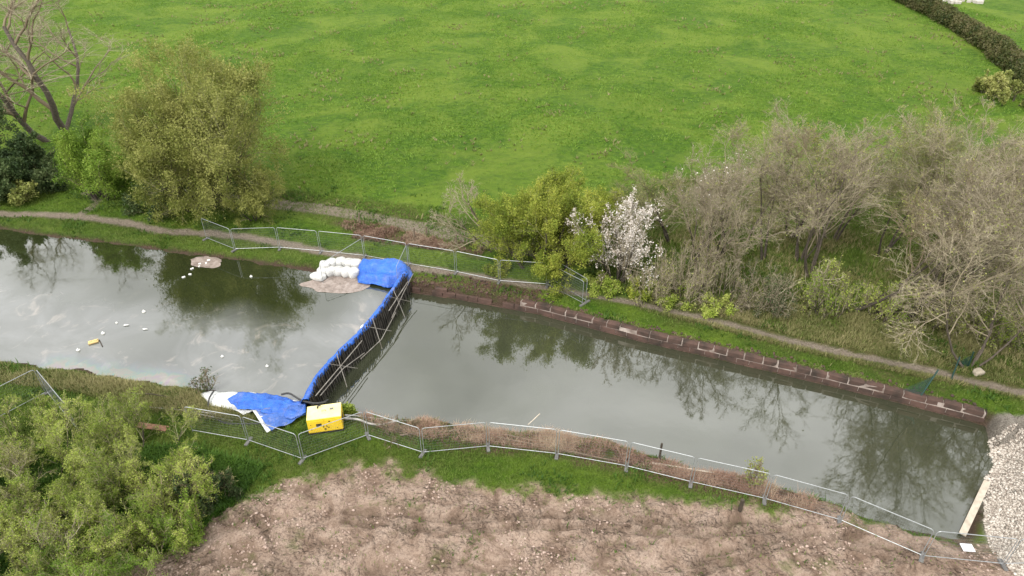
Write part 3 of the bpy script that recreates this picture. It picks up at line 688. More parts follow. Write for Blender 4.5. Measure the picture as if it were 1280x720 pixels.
M['wood_dark'] = simple('wet_timber', (.06, .045, .032), (.035, .028, .02), 3, .8, 0, .5, 12, .02)
stick('scaffold_pole', 'long pale pole lying on the bank left of the white sheet', 'pole', (178, 509), (300, 521), .045, M['scaffold'], None, None, .045)
stick('scaffold_pole', 'pale pole lying just below the longer one near the tarpaulins', 'pole', (215, 511), (291, 527), .04, M['scaffold'], bend=.01)
stick('fallen_branch', 'thin brown branch lying along the left edge of the near bank', 'branch', (55, 459), (136, 482), .04, M['wood'], r2=.015, bend=.3)
stick('fallen_branch', 'thin bare branch lying along the bank above the scrub', 'branch', (140, 488), (250, 500), .04, M['wood_dark'], r2=.015, bend=.25)
stick('timber_rail', 'long thin timber lying along the near bank behind the mesh fence', 'timber', (576, 534), (692, 557), .06, M['wood'], r2=.045)
stick('timber_rail', 'grey timber lying low at the foot of the middle fence panels', 'timber', (620, 548), (770, 578), .05, M['wood'], r2=.04)
stick('timber_rail', 'pale timber lying on the brown bank by the short post', 'timber', (815, 580), (893, 593), .06, M['wood_pale'], r2=.05)
stick('timber_rail', 'brown timber lying in the brush near the generator hoses', 'timber', (500, 545), (600, 536), .06, M['wood'], r2=.04)
stick('scaffold_pole', 'thin white pole leaning out over the water from the near bank', 'pole', (660, 531), (675, 517), .03, M['wood_pale'], -.1, .35)
def post(label, px, py, hpx, r=.07, m='wood_dark', lean=(0, 0), name='timber_post', group=None):
    g = G(px, py); H_ = top_height(px, py, py-hpx); z = hz(g[0], g[1])
    o = MB(); o.tube([(0, 0, -.3), (0, 0, H_*.5), (lean[0], lean[1], H_)], [r, r*.95, r*.85], 7)
    return props(o.build(name, M[m], None, False, None), label, 'post', group), g, z, H_
def place(t, *a):
    o, g, z, H_ = t; o.location = (g[0], g[1], z); return o
place(post('short dark post with a pale cap standing at the water edge below the middle fence', 824, 574, 20))
place(post('dark rotten stump standing on the mud edge below the right fence', 924, 641, 14, .11))
for (px, py, h_, lb) in [(450, 281, 13, 'old field post left end of the row behind the track bend'), (518, 298, 14, 'old field post above the blue tarpaulin'), (533, 293, 10, 'short old field post among the bracken'), (570, 306, 12, 'old field post left of the small bare tree'), (594, 309, 14, 'old field post at the foot of the small bare tree')]:
    place(post(lb, px, py, h_, .08, 'wood', (.05, 0), group='old timber posts beside the farm track'))
# plank and flat board at the stone end
def plank(name, label, a, b, wpx, th, m, z=.1, z2=None):
    A = G(*a, z); B = G(*b, z if z2 is None else z2); c = (A+B)/2; d = B-A; Ln = np.linalg.norm(d)
    rot = Vector(d).to_track_quat('X', 'Z').to_matrix()
    o = MB().box((0, 0, 0), (Ln, wpx, th), rot, .01).build(name, m); o.location = c; return props(o, label, 'plank' if name == 'timber_plank' else 'board')
plank('timber_plank', 'long pale timber plank leaning down into the canal beside the white stones', (1234, 602), (1203, 668), .32, .1, M['wood_pale'], -.35, -.62)
plank('flat_board', 'small white board lying on the mud at the lower right corner', (1202, 684), (1217, 685), .42, .03, simple('white_board', (.78, .8, .84), (.7, .72, .75)), .02)
plank('flat_board', 'reddish brown board lying in the grass above the scrub', (172, 531), (209, 536), .4, .05, simple('rusty_board', (.30, .15, .09), (.22, .11, .07)), .08)

# ================================================================== TEMPORARY FENCE PANELS
def panel(label, b0, b1, group, tops=None, z0=None, H_=2.0, ends=(1, 1), veil=.09, h0=None):
    """b0, b1: picture points of the feet; tops: optional picture points where the two top corners stand at height H_"""
    A = G(*b0, 0 if z0 is None else z0[0]); B = G(*b1, 0 if z0 is None else z0[1])
    if z0 is None: A[2] = hz(A[0], A[1]); B[2] = hz(B[0], B[1])
    if tops is None: TA = A+[0, 0, H_]; TB = B+[0, 0, H_]
    else:
        ha, hb = (H_, H_) if h0 is None else h0
        TA = G(*tops[0], A[2]+ha); TB = G(*tops[1], B[2]+hb)
        for T, Q in ((TA, A), (TB, B)):      # keep the two metre height along the lean
            dd = T-Q
            if np.linalg.norm(dd[:2]) > .9: dd[:2] *= .9/np.linalg.norm(dd[:2])
            T[:] = Q+dd
    o = thing('fence_panel', label, 'fence panel', tuple(A), 0, group)
    A, B, TA, TB = [q-G(0, 0)*0 for q in (A, B, TA, TB)]; O = A.copy()
    a, b, ta, tb = A-O, B-O, TA-O, TB-O
    def P(s, t): return (a*(1-s)+b*s)*(1-t)+(ta*(1-s)+tb*s)*t
    e = .02
    corner = [P(e, .03), P(e, .93), P(e+.012, .975), P(e+.035, 1), P(1-e-.035, 1), P(1-e-.012, .975), P(1-e, .93), P(1-e, .03)]
    fr = MB(); fr.tube([tuple(q) for q in corner], .02, 6); fr.tube([tuple(P(e, .09)), tuple(P(1-e, .09))], .018, 6)
    fr.build('frame', M['steel'], o)
    wv = MB(); n = int(np.linalg.norm(b)/veil)
    for i in range(1, n): wv.tube([tuple(P(i/n, .09)), tuple(P(i/n, .985))], .0026, 3, caps=False)
    for j in range(1, 9): wv.tube([tuple(P(e, .09+j*.1)), tuple(P(1-e, .09+j*.1))], .003, 3, caps=False)
    wv.build('mesh_infill', M['wire'], o)
    d = b/np.linalg.norm(b); nn = np.array([-d[1], d[0], 0]); rz = math.atan2(d[1], d[0])
    for s, on in ((0.0, ends[0]), (1.0, ends[1])):
        if on:
            q = P(s, 0); MB().box((q[0], q[1], q[2]+.045), (.2, .66, .11), Matrix.Rotation(rz, 3, 'Z'), .03).build('foot', M['foot'], o)
    return o
M['foot'] = simple('concrete_foot', (.16, .155, .15), (.09, .088, .085), 6, .9, 0, .3, 20, .01)
NG = 'temporary fence panels along the near bank'; FG = 'temporary fence panels along the towpath'
nb = [(240, 540), (311, 552.5), (378.7, 576), (460, 546), (528.7, 568), (610, 559.5), (696, 570), (783, 585), (863.4, 605), (955, 626), (1048.9, 652), (1151, 699), (1254, 706), (1340, 716)]
nl = ['fence panel emerging from the scrub below the white sheet', 'fence panel below the blue tarpaulin reaching the lowest fence corner', 'fence panel in front of the yellow generator', 'fence panel in front of the grey hoses and brush heap',
 'fence panel sloping up to the right of the brush heap', 'first fence panel along the brown bank where the fence straightens', 'second fence panel of the straight run above the bright grass', 'fence panel whose far end stands near the short dark post',
 'fence panel right of the short dark post on the near bank', 'fence panel beside the small bush at the near water edge', 'long pale fence panel crossing the mud before the corner', 'fence panel facing the small white board by the stones', 'last fence panel standing on the white stones at the right edge']
for i in range(13):
    panel(nl[i], nb[i], nb[i+1], NG, ends=(0, 1))
fb = [(258, 299), (293.8, 313), (350, 311.5), (401, 315), (456, 321), (511, 331), (570, 341), (624, 351), (684, 357)]
fl = ['leftmost towpath fence panel turning towards the willow', 'towpath fence panel on the grass left of the bent joint', 'towpath fence panel on the grass just left of the white sandbags', 'towpath fence panel behind the white sandbags', 'towpath fence panel behind the blue wrapped dam end',
 'towpath fence panel above the broken stone bank', 'towpath fence panel below the yellow green tree', 'towpath fence panel before the open gate pair']
for i in range(8): panel(fl[i], fb[i], fb[i+1], FG, ends=(i == 0, 1))
panel('nearer panel of the swung pair at the end of the towpath fence', (684, 357), (728.7, 381), FG, ends=(0, 1))
panel('further panel of the swung pair at the end of the towpath fence', (690, 352), (733, 378), FG, ends=(1, 1))
panel('fence panel standing out into the polluted water by the white sandbags', (457, 326), (404, 360), 'fence panels turned across the water', z0=(-.2, -.75), H_=2.1, ends=(0, 0))
panel('fence panel leaning across the far end of the dam over the blue tarpaulin', (511, 333), (498, 362), 'fence panels turned across the water', z0=(0, -.6), H_=2.0, ends=(0, 0))
panel('fence panel at the left edge of the photo on the near bank', (-40, 545), (60, 492), NG, ends=(0, 0))
panel('tilted fence panel running from the left edge panel down into the scrub', (60, 492), (100, 541), NG, ends=(1, 0))

# dark netting screen across the towpath
net = MB(); A = G(1151, 495); 
nts = thing('netting_screen', 'dark green netting screen with thin posts across the towpath at the right', 'screen', (A[0], A[1], 0))
M['dark_green'] = simple('dark_green_net', (.012, .05, .04), (.008, .03, .025), 5, .7)
scr = [((1151, 495), (1173, 462)), ((1189, 474), (1200, 446)), ((1210, 459), (1217, 440))]
sp = []
for (b, t) in scr:
    b3 = G(*b); t3 = G(*t, 1.45); dd = t3-b3; sp.append((b3-[A[0], A[1], 0], t3-[A[0], A[1], 0]))
    MB().tube([tuple(sp[-1][0]), tuple(sp[-1][1])], .045, 7).build('post', M['dark_green'], nts)
for k in (0, 2):
    b3, t3 = sp[k]; q3 = b3+np.array([-.9, .5, 0]) if k == 0 else b3+np.array([-1.1, .2, 0]); nn = MB()
    for i in range(15):
        s = i/14; p0 = b3*(1-s)+q3*s; p1 = (b3*(1-s)+t3*s*0+t3*(1-s)*.75+q3*s*1.0-b3*(1-s)*.75); nn.tube([tuple(p0+[0, 0, .02]), tuple(p1*1.+[0, 0, .05])], .012, 3, caps=False)
    for j in range(12):
        t = j/11*.75; p0 = b3*(1-t)+t3*t; nn.tube([tuple(p0), tuple(p0*(1-.9*(1-t))+(q3+[0, 0, t*.3])*(.9*(1-t)))], .012, 3, caps=False)
    nn.build('netting', M['dark_green'], nts)
g = G(1222, 467); blob('boulder', 'pale rounded boulder beside the towpath behind the dark netting', 'boulder', (g[0], g[1], -.05), (.7, .5, .42), simple('pale_stone', (.36, .31, .24), (.25, .22, .17)), .3, 77)

# ================================================================== FLOATING THINGS
M['plastic_white'] = simple('white_plastic', (.78, .77, .74), (.66, .65, .6), 6, .45)
M['plastic_tan'] = simple('tan_foam', (.62, .45, .2), (.5, .36, .16), 5, .7)
for i, (px, py, lb, s) in enumerate([(180, 390, 'white float alone in the middle of the dirty pool', .17), (129, 417, 'white float just above the tan board', .17), (98, 438, 'white float nearest the near bank', .17),
      (146, 404, 'small pale float among the scraps', .11), (314, 346, 'white float below the reflection of the willow', .14), (334, 458, 'white float between the willow reflection and the white sheet', .13), (278, 446, 'white float left of the one above the tarpaulin', .13)]):
    g = G(px, py, ZA); o = MB(); s *= .68; o.sphere((0, 0, .03), s, 2, (1.15, 1, .85)); o.tube([(0, 0, .05+s*.7), (0, 0, .05+s*1.15)], s*.3, 8)
    o = o.build('float', M['plastic_white'], None, True); o.location = g; props(o, lb, 'float', 'white floats on the polluted water')
for (px, py, lb, s) in [(158, 407, 'torn white plastic scrap floating in the dirty pool', .5), (182, 412, 'faint white scrap floating right of the other scrap', .45)]:
    P = G(px, py, ZA)[:2]+np.array([[math.cos(a)*s*(.5+.5*rd.random()), math.sin(a)*s*.4*(.5+.5*rd.random())] for a in np.arange(0, 6.2, .6)])*1.
    draped('plastic_scrap', lb, 'scrap', P.mean(0)+(P-P.mean(0))*.5, .08, lambda x, y: x*0+ZA+.03+.05*fbm(x, y, 5, 2, 3), M['plastic_white'])
g = G(117, 428, ZA); o = MB(); o.box((0, 0, .06), (.62, .36, .09), Matrix.Rotation(.5, 3, 'Z'), .02); o.box((.12, .1, .13), (.2, .16, .06), Matrix.Rotation(.2, 3, 'Z'), .02); o.box((-.14, -.04, .12), (.16, .1, .04), Matrix.Rotation(1.0, 3, 'Z'), .01)
o = o.build('floating_board', M['plastic_tan']); o.location = g; props(o, 'broken tan foam board floating in the dirty pool', 'board')
stick('floating_stick', 'short dark stick floating beside the tan board', 'stick', (124, 425), (128, 433), .035, M['wood_dark'], ZA+.02, ZA+.03)
def scum(lb, px, py, rw, rh, seed, m, lift=.01):
    c = G(px, py, ZA); n = 40; P = []
    for i in range(n):
        a = 2*math.pi*i/n; q = 1+.55*(fbm(np.array([math.cos(a)*2+seed]), np.array([math.sin(a)*2.]), 1, 3, seed)[0]-.5)
        e = G(px+rw*math.cos(a)*q, py+rh*math.sin(a)*q, ZA); P.append(e[:2])
    o = draped('scum_raft', lb, 'scum', np.array(P), .16, lambda x, y: ZA+lift+.05*np.maximum(fbm(x, y, 2.2, 4, seed)-.45, -.15), m, seed, thick=0); return o
m_, nt_, b_ = mat('scum'); nt_.links.new(ramp(nt_, noise(nt_, 2.2, 7, .72, dist=.6), [(.3, (.11, .09, .075)), (.45, (.22, .175, .15)), (.6, (.32, .265, .235)), (.78, (.42, .38, .35))]), b_.inputs['Base Color']); b_.inputs['Roughness'].default_value = .55
bump(nt_, b_, noise(nt_, 6, 4), .6, .04); M['scum'] = m_
scum('pinkish scum raft floating below the white sandbags', 421, 356, 40, 11, 4, M['scum'])
scum('grey brown scum raft caught against the far bank beyond the arrowed corner', 258, 328, 20, 7, 9, M['scum'])
for i in range(9):
    px, py = 232+i*5+rd.uniform(-3, 3), 345-i*3.5+rd.uniform(-2, 2); g = G(px, py, ZA)
    o = MB(); s = rd.uniform(.1, .2); o.box((0, 0, .04), (s*1.6, s, .07), Matrix.Rotation(rd.uniform(0, 3), 3, 'Z'), .02)
    o = o.build('litter', M['plastic_white']); o.location = g; props(o, 'tiny pale scrap of litter floating at the edge of the grey brown scum raft', 'litter', 'litter scraps beside the scum raft')

# ================================================================== TREES AND SHRUBS
def nrmz(v): return v/np.maximum(np.linalg.norm(v, axis=-1, keepdims=True), 1e-9)
def extend(rng, st, d, ln, nseg, wob, up, grav=None):
    P = [st]; d = nrmz(d)
    for k in range(nseg):
        d = nrmz(d+rng.normal(0, wob, d.shape)+np.array([0, 0, up]))
        P.append(P[-1]+d*(ln/nseg)[:, None])
    return np.stack(P, 1)
def tubes(P, Rr, s, rng):
    """P (B,n,3) Rr (B,n) -> verts, quads"""
    B, n, _ = P.shape; T = np.gradient(P, axis=1); T = nrmz(T)
    ref = nrmz(rng.normal(0, 1, (B, 1, 3))); u = nrmz(np.cross(T, ref+np.zeros_like(T))); v = np.cross(T, u)
    a = np.arange(s)*2*math.pi/s
    V = P[:, :, None]+(u[:, :, None]*np.cos(a)[:, None]+v[:, :, None]*np.sin(a)[:, None])*Rr[:, :, None, None]
    i = np.arange(B*n*s).reshape(B, n, s); j = np.roll(i, -1, 2)
    F = np.stack([i[:, :-1], j[:, :-1], j[:, 1:], i[:, 1:]], -1).reshape(-1, 4)
    return V.reshape(-1, 3), F
def grow(seed, st, d, ln, r0, levels, nseg0=7, wob0=.12, up0=.08, taper=.8):
    rng = np.random.default_rng(seed); st = np.array(st, float); d = np.array(d, float); ln = np.array(ln, float); r = np.array(r0, float)
    P = extend(rng, st, d, ln, nseg0, wob0, up0); rad = r[:, None]*(1-taper*np.linspace(0, 1, nseg0+1)**.9)
    out = [(P, rad)]; Lp = ln
    for lv in levels:
        B, n, _ = P.shape; k = lv['n']; t = rng.uniform(lv.get('t0', .25), 1., (B, k)); t[:, 0] = 1.
        f_ = t*(n-1); i0 = np.minimum(f_.astype(int), n-2); w_ = (f_-i0)[..., None]; bi = np.arange(B)[:, None]
        s_ = P[bi, i0]*(1-w_)+P[bi, i0+1]*w_; tg = nrmz(P[bi, i0+1]-P[bi, i0]); rr = rad[bi, i0]
        an = np.radians(rng.normal(lv['ang'], lv.get('aj', 12), (B, k)))[..., None]; pr = nrmz(np.cross(tg, rng.normal(0, 1, tg.shape)))
        dd = tg*np.cos(an)+pr*np.sin(an)
        l_ = Lp[:, None]*lv['ratio']*(1.15-.55*t)*rng.uniform(.65, 1.3, (B, k))
        P = extend(rng, s_.reshape(-1, 3), dd.reshape(-1, 3), l_.ravel(), lv['nseg'], lv.get('wob', .15), lv.get('up', .05))
        r = np.maximum((rr*lv.get('rr', .6)).ravel(), lv.get('rmin', .008)); rad = r[:, None]*(1-.7*np.linspace(0, 1, lv['nseg']+1))
        Lp = l_.ravel(); out.append((P, rad))
    return out
def fit(out, H, W):
    A = np.concatenate([p.reshape(-1, 3) for p, _ in out]); zt = np.percentile(A[:, 2], 99.6); c = np.array([np.median(A[:, 0]), np.median(A[:, 1])])
    wd = (np.percentile(A[:, 0], 98.5)-np.percentile(A[:, 0], 1.5)+np.percentile(A[:, 1], 98.5)-np.percentile(A[:, 1], 1.5))/2
    s = np.array([W/wd, W/wd, H/zt])
    return [(p*s, r) for p, r in out]
def wood_mesh(name, parts, seed, tint=(0, 1), sides=(7, 5, 4, 3, 3, 3), lv0=0):
    rng = np.random.default_rng(seed); Vs = []; Fs = []; Ts = []; o = 0
    for i, (P, r) in enumerate(parts):
        v, f = tubes(P, r, sides[min(i+lv0, 5)], rng); Vs.append(v); Fs.append(f+o); o += len(v)
        Ts.append(np.repeat(rng.uniform(tint[0], tint[1], P.shape[0]), P.shape[1]*sides[min(i+lv0, 5)]))
    return mesh_np(name, np.concatenate(Vs), np.concatenate(Fs), np.concatenate(Ts), smooth=True)
def leaf_mesh(name, C, n, size, asp, jit, seed, tj=.35, flat=0., tbase=None, fold=True):
    """n leaf faces scattered about the twig points C (each a small diamond with random facing)"""
    rng = np.random.default_rng(seed); C = C.reshape(-1, 3); k = rng.integers(0, len(C), n); p = C[k]+rng.normal(0, jit, (n, 3))
    a = nrmz(rng.normal(0, 1, (n, 3))*[1, 1, 1-flat]); b = nrmz(np.cross(a, rng.normal(0, 1, (n, 3)))); s = size*rng.uniform(.4, 1.7, (n, 1))
    A = a*s; Bv = b*s*asp
    V = np.stack([p-A, p+Bv-A*.1, p+A, p-Bv-A*.1], 1).reshape(-1, 3)
    F = np.arange(4*n).reshape(n, 4)
    cl = fbm(p[:, 0]*.9+p[:, 2]*.5, p[:, 1]*.9-p[:, 2]*.6, .9, 3, seed) if tbase is None else tbase
    t = np.clip(.5+(cl-.5)*1.6+rng.normal(0, tj*.6, n), 0, 1)
    return mesh_np(name, V, F, np.repeat(t, 4))
def ptsof(parts, levels=(-1,)): return np.concatenate([parts[l][0].reshape(-1, 3) for l in levels])
def domed(seed, n, spread, r, up=1.0):
    """n stems leaving a small base disc, fanning outwards"""
    rng = np.random.default_rng(seed); a = rng.uniform(0, 2*math.pi, n)+np.arange(n)*2.4; q = np.sqrt(rng.uniform(0, 1, n))
    st = np.stack([np.cos(a)*q*r, np.sin(a)*q*r, np.full(n, -.15)], -1)
    d = np.stack([np.cos(a)*q*spread, np.sin(a)*q*spread, np.full(n, up)], -1); return st, d

def assemble(name, label, cat, px, py, meshes, group=None, rz=0., sc_=1., z=None, loc=None):
    g = G(px, py) if loc is None else loc; z = hz(g[0], g[1])-.05 if z is None else z
    o = thing(name, label, cat, (g[0], g[1], z), rz, group); o.scale = (sc_,)*3 if not isinstance(sc_, tuple) else sc_
    for nme, me, m in meshes: link_mesh(nme, me, m, o)
    return o
# --- bare trees
def bare_set(seed, H, W, stems=2, spread=.45, r=.16, up=.06, dens=1., lean=(0, 0), twig='twig', fine=5):
    st, d = domed(seed, stems, spread, .15*stems**.5); d[:, :2] += np.array(lean)
    rng = np.random.default_rng(seed+1); ln = H*.62*rng.uniform(.8, 1.1, stems)
    lv = [dict(n=7, ratio=.55, ang=38, aj=12, nseg=6, wob=.13, up=up, t0=.25, rr=.62, rmin=.03),
          dict(n=int(6*dens), ratio=.5, ang=38, nseg=5, wob=.16, up=up, t0=.2, rr=.6, rmin=.016),
          dict(n=int(6*dens), ratio=.52, ang=36, nseg=4, wob=.16, up=up*.6, t0=.15, rr=.6, rmin=.010),
          dict(n=fine, ratio=.55, ang=34, nseg=3, wob=.16, up=up*.3, t0=.1, rr=.6, rmin=.0068)]
    o = grow(seed, st, d, ln, np.full(stems, r)*rng.uniform(.7, 1.1, stems), lv, 8, .09, .03)
    return fit(o, H, W)
def bare_meshes(seed, H, W, twig='twig', bark='bark', leafn=0, leafm='leaf_bud', leafs=.05, **k):
    o = bare_set(seed, H, W, **k)
    ms = [('trunk', wood_mesh('trunk', o[:1], seed), M[bark]), ('limbs', wood_mesh('limbs', o[1:3], seed+1, (0, .5), lv0=1), M[twig]), ('twigs', wood_mesh('twigs', o[3:], seed+2, lv0=3), M[twig])]
    if leafn: ms.append(('foliage', leaf_mesh('foliage', ptsof(o), leafn, leafs, .6, .05, seed), M[leafm]))
    return ms
PY = lambda px, py, t: top_height(px, py, t)
# great bare tree at the far left
g = G(78, 176); Hh = PY(78, 176, -40)
def big_left():
    rng = np.random.default_rng(3)
    st = np.array([(-.5, 0, -.2), (.3, 0, -.2), (-.2, .3, -.2)]); d = np.array([(-.75, .1, 1.), (.1, -.1, 1.), (.35, .5, 1)])
    lv = [dict(n=6, ratio=.62, ang=32, aj=10, nseg=7, wob=.13, up=.08, t0=.15, rr=.68, rmin=.05),
          dict(n=6, ratio=.55, ang=36, nseg=6, wob=.15, up=.04, t0=.2, rr=.6, rmin=.032), dict(n=7, ratio=.5, ang=38, nseg=5, wob=.17, up=.02, t0=.12, rr=.55, rmin=.02),
          dict(n=8, ratio=.6, ang=38, nseg=3, wob=.16, up=.0, t0=.1, rr=.6, rmin=.012)]
    o = fit(grow(3, st, d, np.array([9., 9.5, 8.]), np.array([.34, .42, .26]), lv, 8, .09, .05, .6), Hh, 19.)
    return [('trunk', wood_mesh('trunk', o[:1], 3), M['bark']), ('limbs', wood_mesh('limbs', o[1:3], 4, (0, .4), lv0=1), M['twig_brown']), ('twigs', wood_mesh('twigs', o[3:], 5, lv0=3), M['twig'])]
assemble('bare_tree', 'great bare spreading tree with a forked trunk at the upper left of the photo', 'tree', 78, 176, big_left())
# --- leafy ones
def leafy_meshes(seed, H, W, stems, nleaf, lsize, leafm, spread=.8, r=.1, asp=.35, twig='twig_olive', jit=.1, droop=0., base=.4, l1=7, fine=5, flat=0, bark='bark_dark'):
    st, d = domed(seed, stems, spread, base); rng = np.random.default_rng(seed+1)
    lv = [dict(n=l1, ratio=.55, ang=36, nseg=5, wob=.13, up=.05, t0=.15, rr=.6, rmin=.02), dict(n=6, ratio=.5, ang=40, nseg=4, wob=.16, up=.03-droop*.5, t0=.15, rr=.6, rmin=.012),
          dict(n=fine, ratio=.6, ang=38, nseg=3, wob=.16, up=-droop, t0=.1, rr=.6, rmin=.007)]
    o = fit(grow(seed, st, d, H*.6*rng.uniform(.65, 1.1, stems), np.full(stems, r), lv, 7, .1, .03), H, W)
    return [('trunk', wood_mesh('trunk', o[:1], seed), M[bark]), ('branches', wood_mesh('branches', o[1:], seed+1, lv0=1), M[twig]),
            ('foliage', leaf_mesh('foliage', ptsof(o, (-1, -2)), nleaf, lsize, asp, jit, seed, flat=flat), M[leafm])]
g = G(250, 282)
assemble('willow_tree', 'large rounded olive brown willow behind the left fence of the towpath', 'tree', 256, 252, leafy_meshes(11, PY(256, 252, 64), px2m(256, 240, 164), 26, 230000, .07, 'leaf_willow', .85, .12, .42, base=1.8, l1=9, fine=6, jit=.22, bark='bark_dark'))
assemble('willow_shrub', 'lower olive shrub leaning right from the foot of the large willow', 'shrub', 318, 272, leafy_meshes(12, PY(318, 272, 205), px2m(318, 265, 66), 12, 36000, .055, 'leaf_willow', 1., .08, .4, base=.6))
assemble('hawthorn_bush', 'bright fresh green bush at the left foot of the large willow', 'bush', 132, 246, leafy_meshes(13, PY(132, 246, 158), px2m(132, 240, 74), 14, 52000, .06, 'leaf_fresh', 1., .1, .6, base=1., jit=.16))
assemble('yellow_willow', 'dense yellow green willow standing between the small bare tree and the white blossom', 'tree', 682, 329, leafy_meshes(14, PY(682, 329, 234), px2m(682, 315, 138), 24, 210000, .055, 'leaf_gold', .75, .11, .45, base=1.6, l1=9, fine=6, jit=.16))
assemble('blossom_tree', 'small tree covered in white blossom right of the yellow green willow', 'tree', 772, 352, leafy_meshes(23, PY(772, 352, 242), px2m(772, 340, 86), 12, 8500, .042, 'blossom', .8, .09, .8, twig='twig', base=.4, jit=.05, fine=7))
assemble('dark_bush', 'dark evergreen bush at the left edge below the great bare tree', 'bush', 6, 240, leafy_meshes(16, PY(6, 240, 172), px2m(6, 225, 88), 10, 42000, .10, 'leaf_dark', 1., .1, .6, base=1.2, jit=.16))
for i, (px, py, tp, wp, lb, kd, nl_) in enumerate([
    (72, 232, 196, 60, 'low dark bramble mound between the dark bush and the bright green bush', 'leaf_dark', 14000), (20, 252, 225, 50, 'small twiggy mound in front of the dark evergreen bush', 'leaf_bud', 5000),
    (195, 268, 232, 60, 'low shaded bush tucked under the front of the large willow', 'leaf_dark', 9000), (-50, 225, 120, 110, 'tall dark bush just beyond the left edge', 'leaf_dark', 30000)]):
    assemble('bramble_bush', lb, 'bush', px, py, leafy_meshes(30+i, PY(px, py, tp), px2m(px, py, wp), 9, nl_, .09, kd, 1.3, .05, .6, base=1., jit=.15))
# --- small bare tree and the bare belt on the right
assemble('bare_tree', 'small pale bare tree just left of the yellow green willow', 'tree', 617, 312, bare_meshes(40, PY(617, 312, 212), px2m(617, 300, 62), stems=2, spread=.3, r=.12, lean=(-.45, 0)))
NBT = 'bare trees in the belt above the right bank'
belt = [ # px, py, top, width, stems, leafn, twig, lean, label
 (862, 330, 188, 95, 4, 450, 'twig', (0, 0), 'pale blossoming thorn at the left end of the bare tree belt', 'blossom'),
 (905, 322, 168, 110, 1, 1500, 'twig', (0, 0), 'upright bare tree with grey buds, second from the left in the belt', 'leaf_bud'),
 (926, 312, 150, 100, 1, 0, 'twig_brown', (.05, 0), 'dark stemmed upright bare tree behind the grey bramble thicket', None),
 (956, 326, 152, 120, 2, 1800, 'twig', (.1, 0), 'bare tree with two stems behind the fallen pale boughs', 'leaf_bud'),
 (1014, 345, 150, 140, 3, 2600, 'twig', (0, 0), 'bushy bare tree standing right of the fallen pale boughs', 'leaf_bud'),
 (1064, 386, 165, 160, 2, 0, 'twig', (.45, 0), 'bare tree with a short leaning dark trunk at the path side', None),
 (1090, 392, 200, 90, 1, 1500, 'twig_brown', (.25, 0), 'slim leaning bare tree just right of the short leaning trunk', 'leaf_bud'),
 (1134, 393, 150, 200, 5, 2500, 'twig', (.35, 0), 'broad bare tree with many stems rising from one stool', 'leaf_bud'),
 (1167, 352, 150, 120, 2, 1500, 'twig_brown', (.15, 0), 'red brown bare tree behind the many stemmed stool', 'leaf_bud'),
 (1100, 318, 145, 125, 3, 5000, 'twig_olive', (0, 0), 'olive tinged bare tree at the back middle of the belt', 'leaf_bud'),
 (1220, 352, 143, 135, 3, 5000, 'twig', (-.1, 0), 'tall bare tree at the back right of the belt', 'leaf_bud'),
 (1272, 372, 150, 130, 2, 4000, 'twig_brown', (-.2, 0), 'tall bare tree cut by the right edge of the photo', 'leaf_bud'),
 (1040, 300, 148, 110, 3, 6000, 'twig_olive', (0, 0), 'yellow budded bare tree at the back of the belt left of its middle', 'leaf_gold'),
 (985, 296, 152, 100, 3, 2500, 'twig', (0, 0), 'grey bare tree at the back left of the belt', 'leaf_bud'),
 (1165, 300, 145, 120, 3, 4000, 'twig', (0, 0), 'grey bare tree hidden behind the red brown one', 'leaf_bud'),
 (840, 300, 195, 80, 3, 2500, 'twig_olive', (0, 0), 'olive twigged bare tree behind the white blossom', 'leaf_bud'),
 (1290, 300, 140, 140, 3, 5000, 'twig_olive', (0, 0), 'olive bare tree beyond the right edge at the back of the belt', 'leaf_bud'),
 (880, 345, 200, 100, 4, 1200, 'twig', (0, 0), 'low grey bare tree filling the gap right of the blossoming thorn', 'leaf_bud'),
 (1000, 325, 165, 120, 4, 2500, 'twig', (.1, 0), 'many stemmed pale bare tree behind the left end of the green thicket', 'leaf_bud'),
 (1215, 400, 205, 150, 4, 2500, 'twig', (0, 0), 'pale many stemmed bare tree above the towpath behind the netting', 'leaf_bud'),
 (1214, 457, 232, 220, 4, 3500, 'twig', (-.1, -.05), 'broad bare tree standing beside the dark netting at the towpath', 'leaf_bud'),
 (1300, 452, 270, 150, 3, 3000, 'twig', (-.2, 0), 'bare tree beside the towpath at the right edge of the photo', 'leaf_bud')]
for i, (px, py, tp, wp, sm, ln_, tw, lean, lb, lm_) in enumerate(belt):
    low = i == 20
    assemble('bare_tree', lb, 'tree', px, py, bare_meshes(100+i*3, PY(px, py, tp), px2m(px, py, wp*1.16), tw, 'bark_dark' if i % 2 else 'bark', int(ln_*.9), lm_ or 'leaf_bud', .045 if lm_ != 'blossom' else   .045, stems=sm, dens=1.35, spread=.42 if not low else .6, r=.12 if sm < 4 else .095, lean=lean, up=.07 if not low else .02, fine=6 if sm < 4 else 5), NBT)
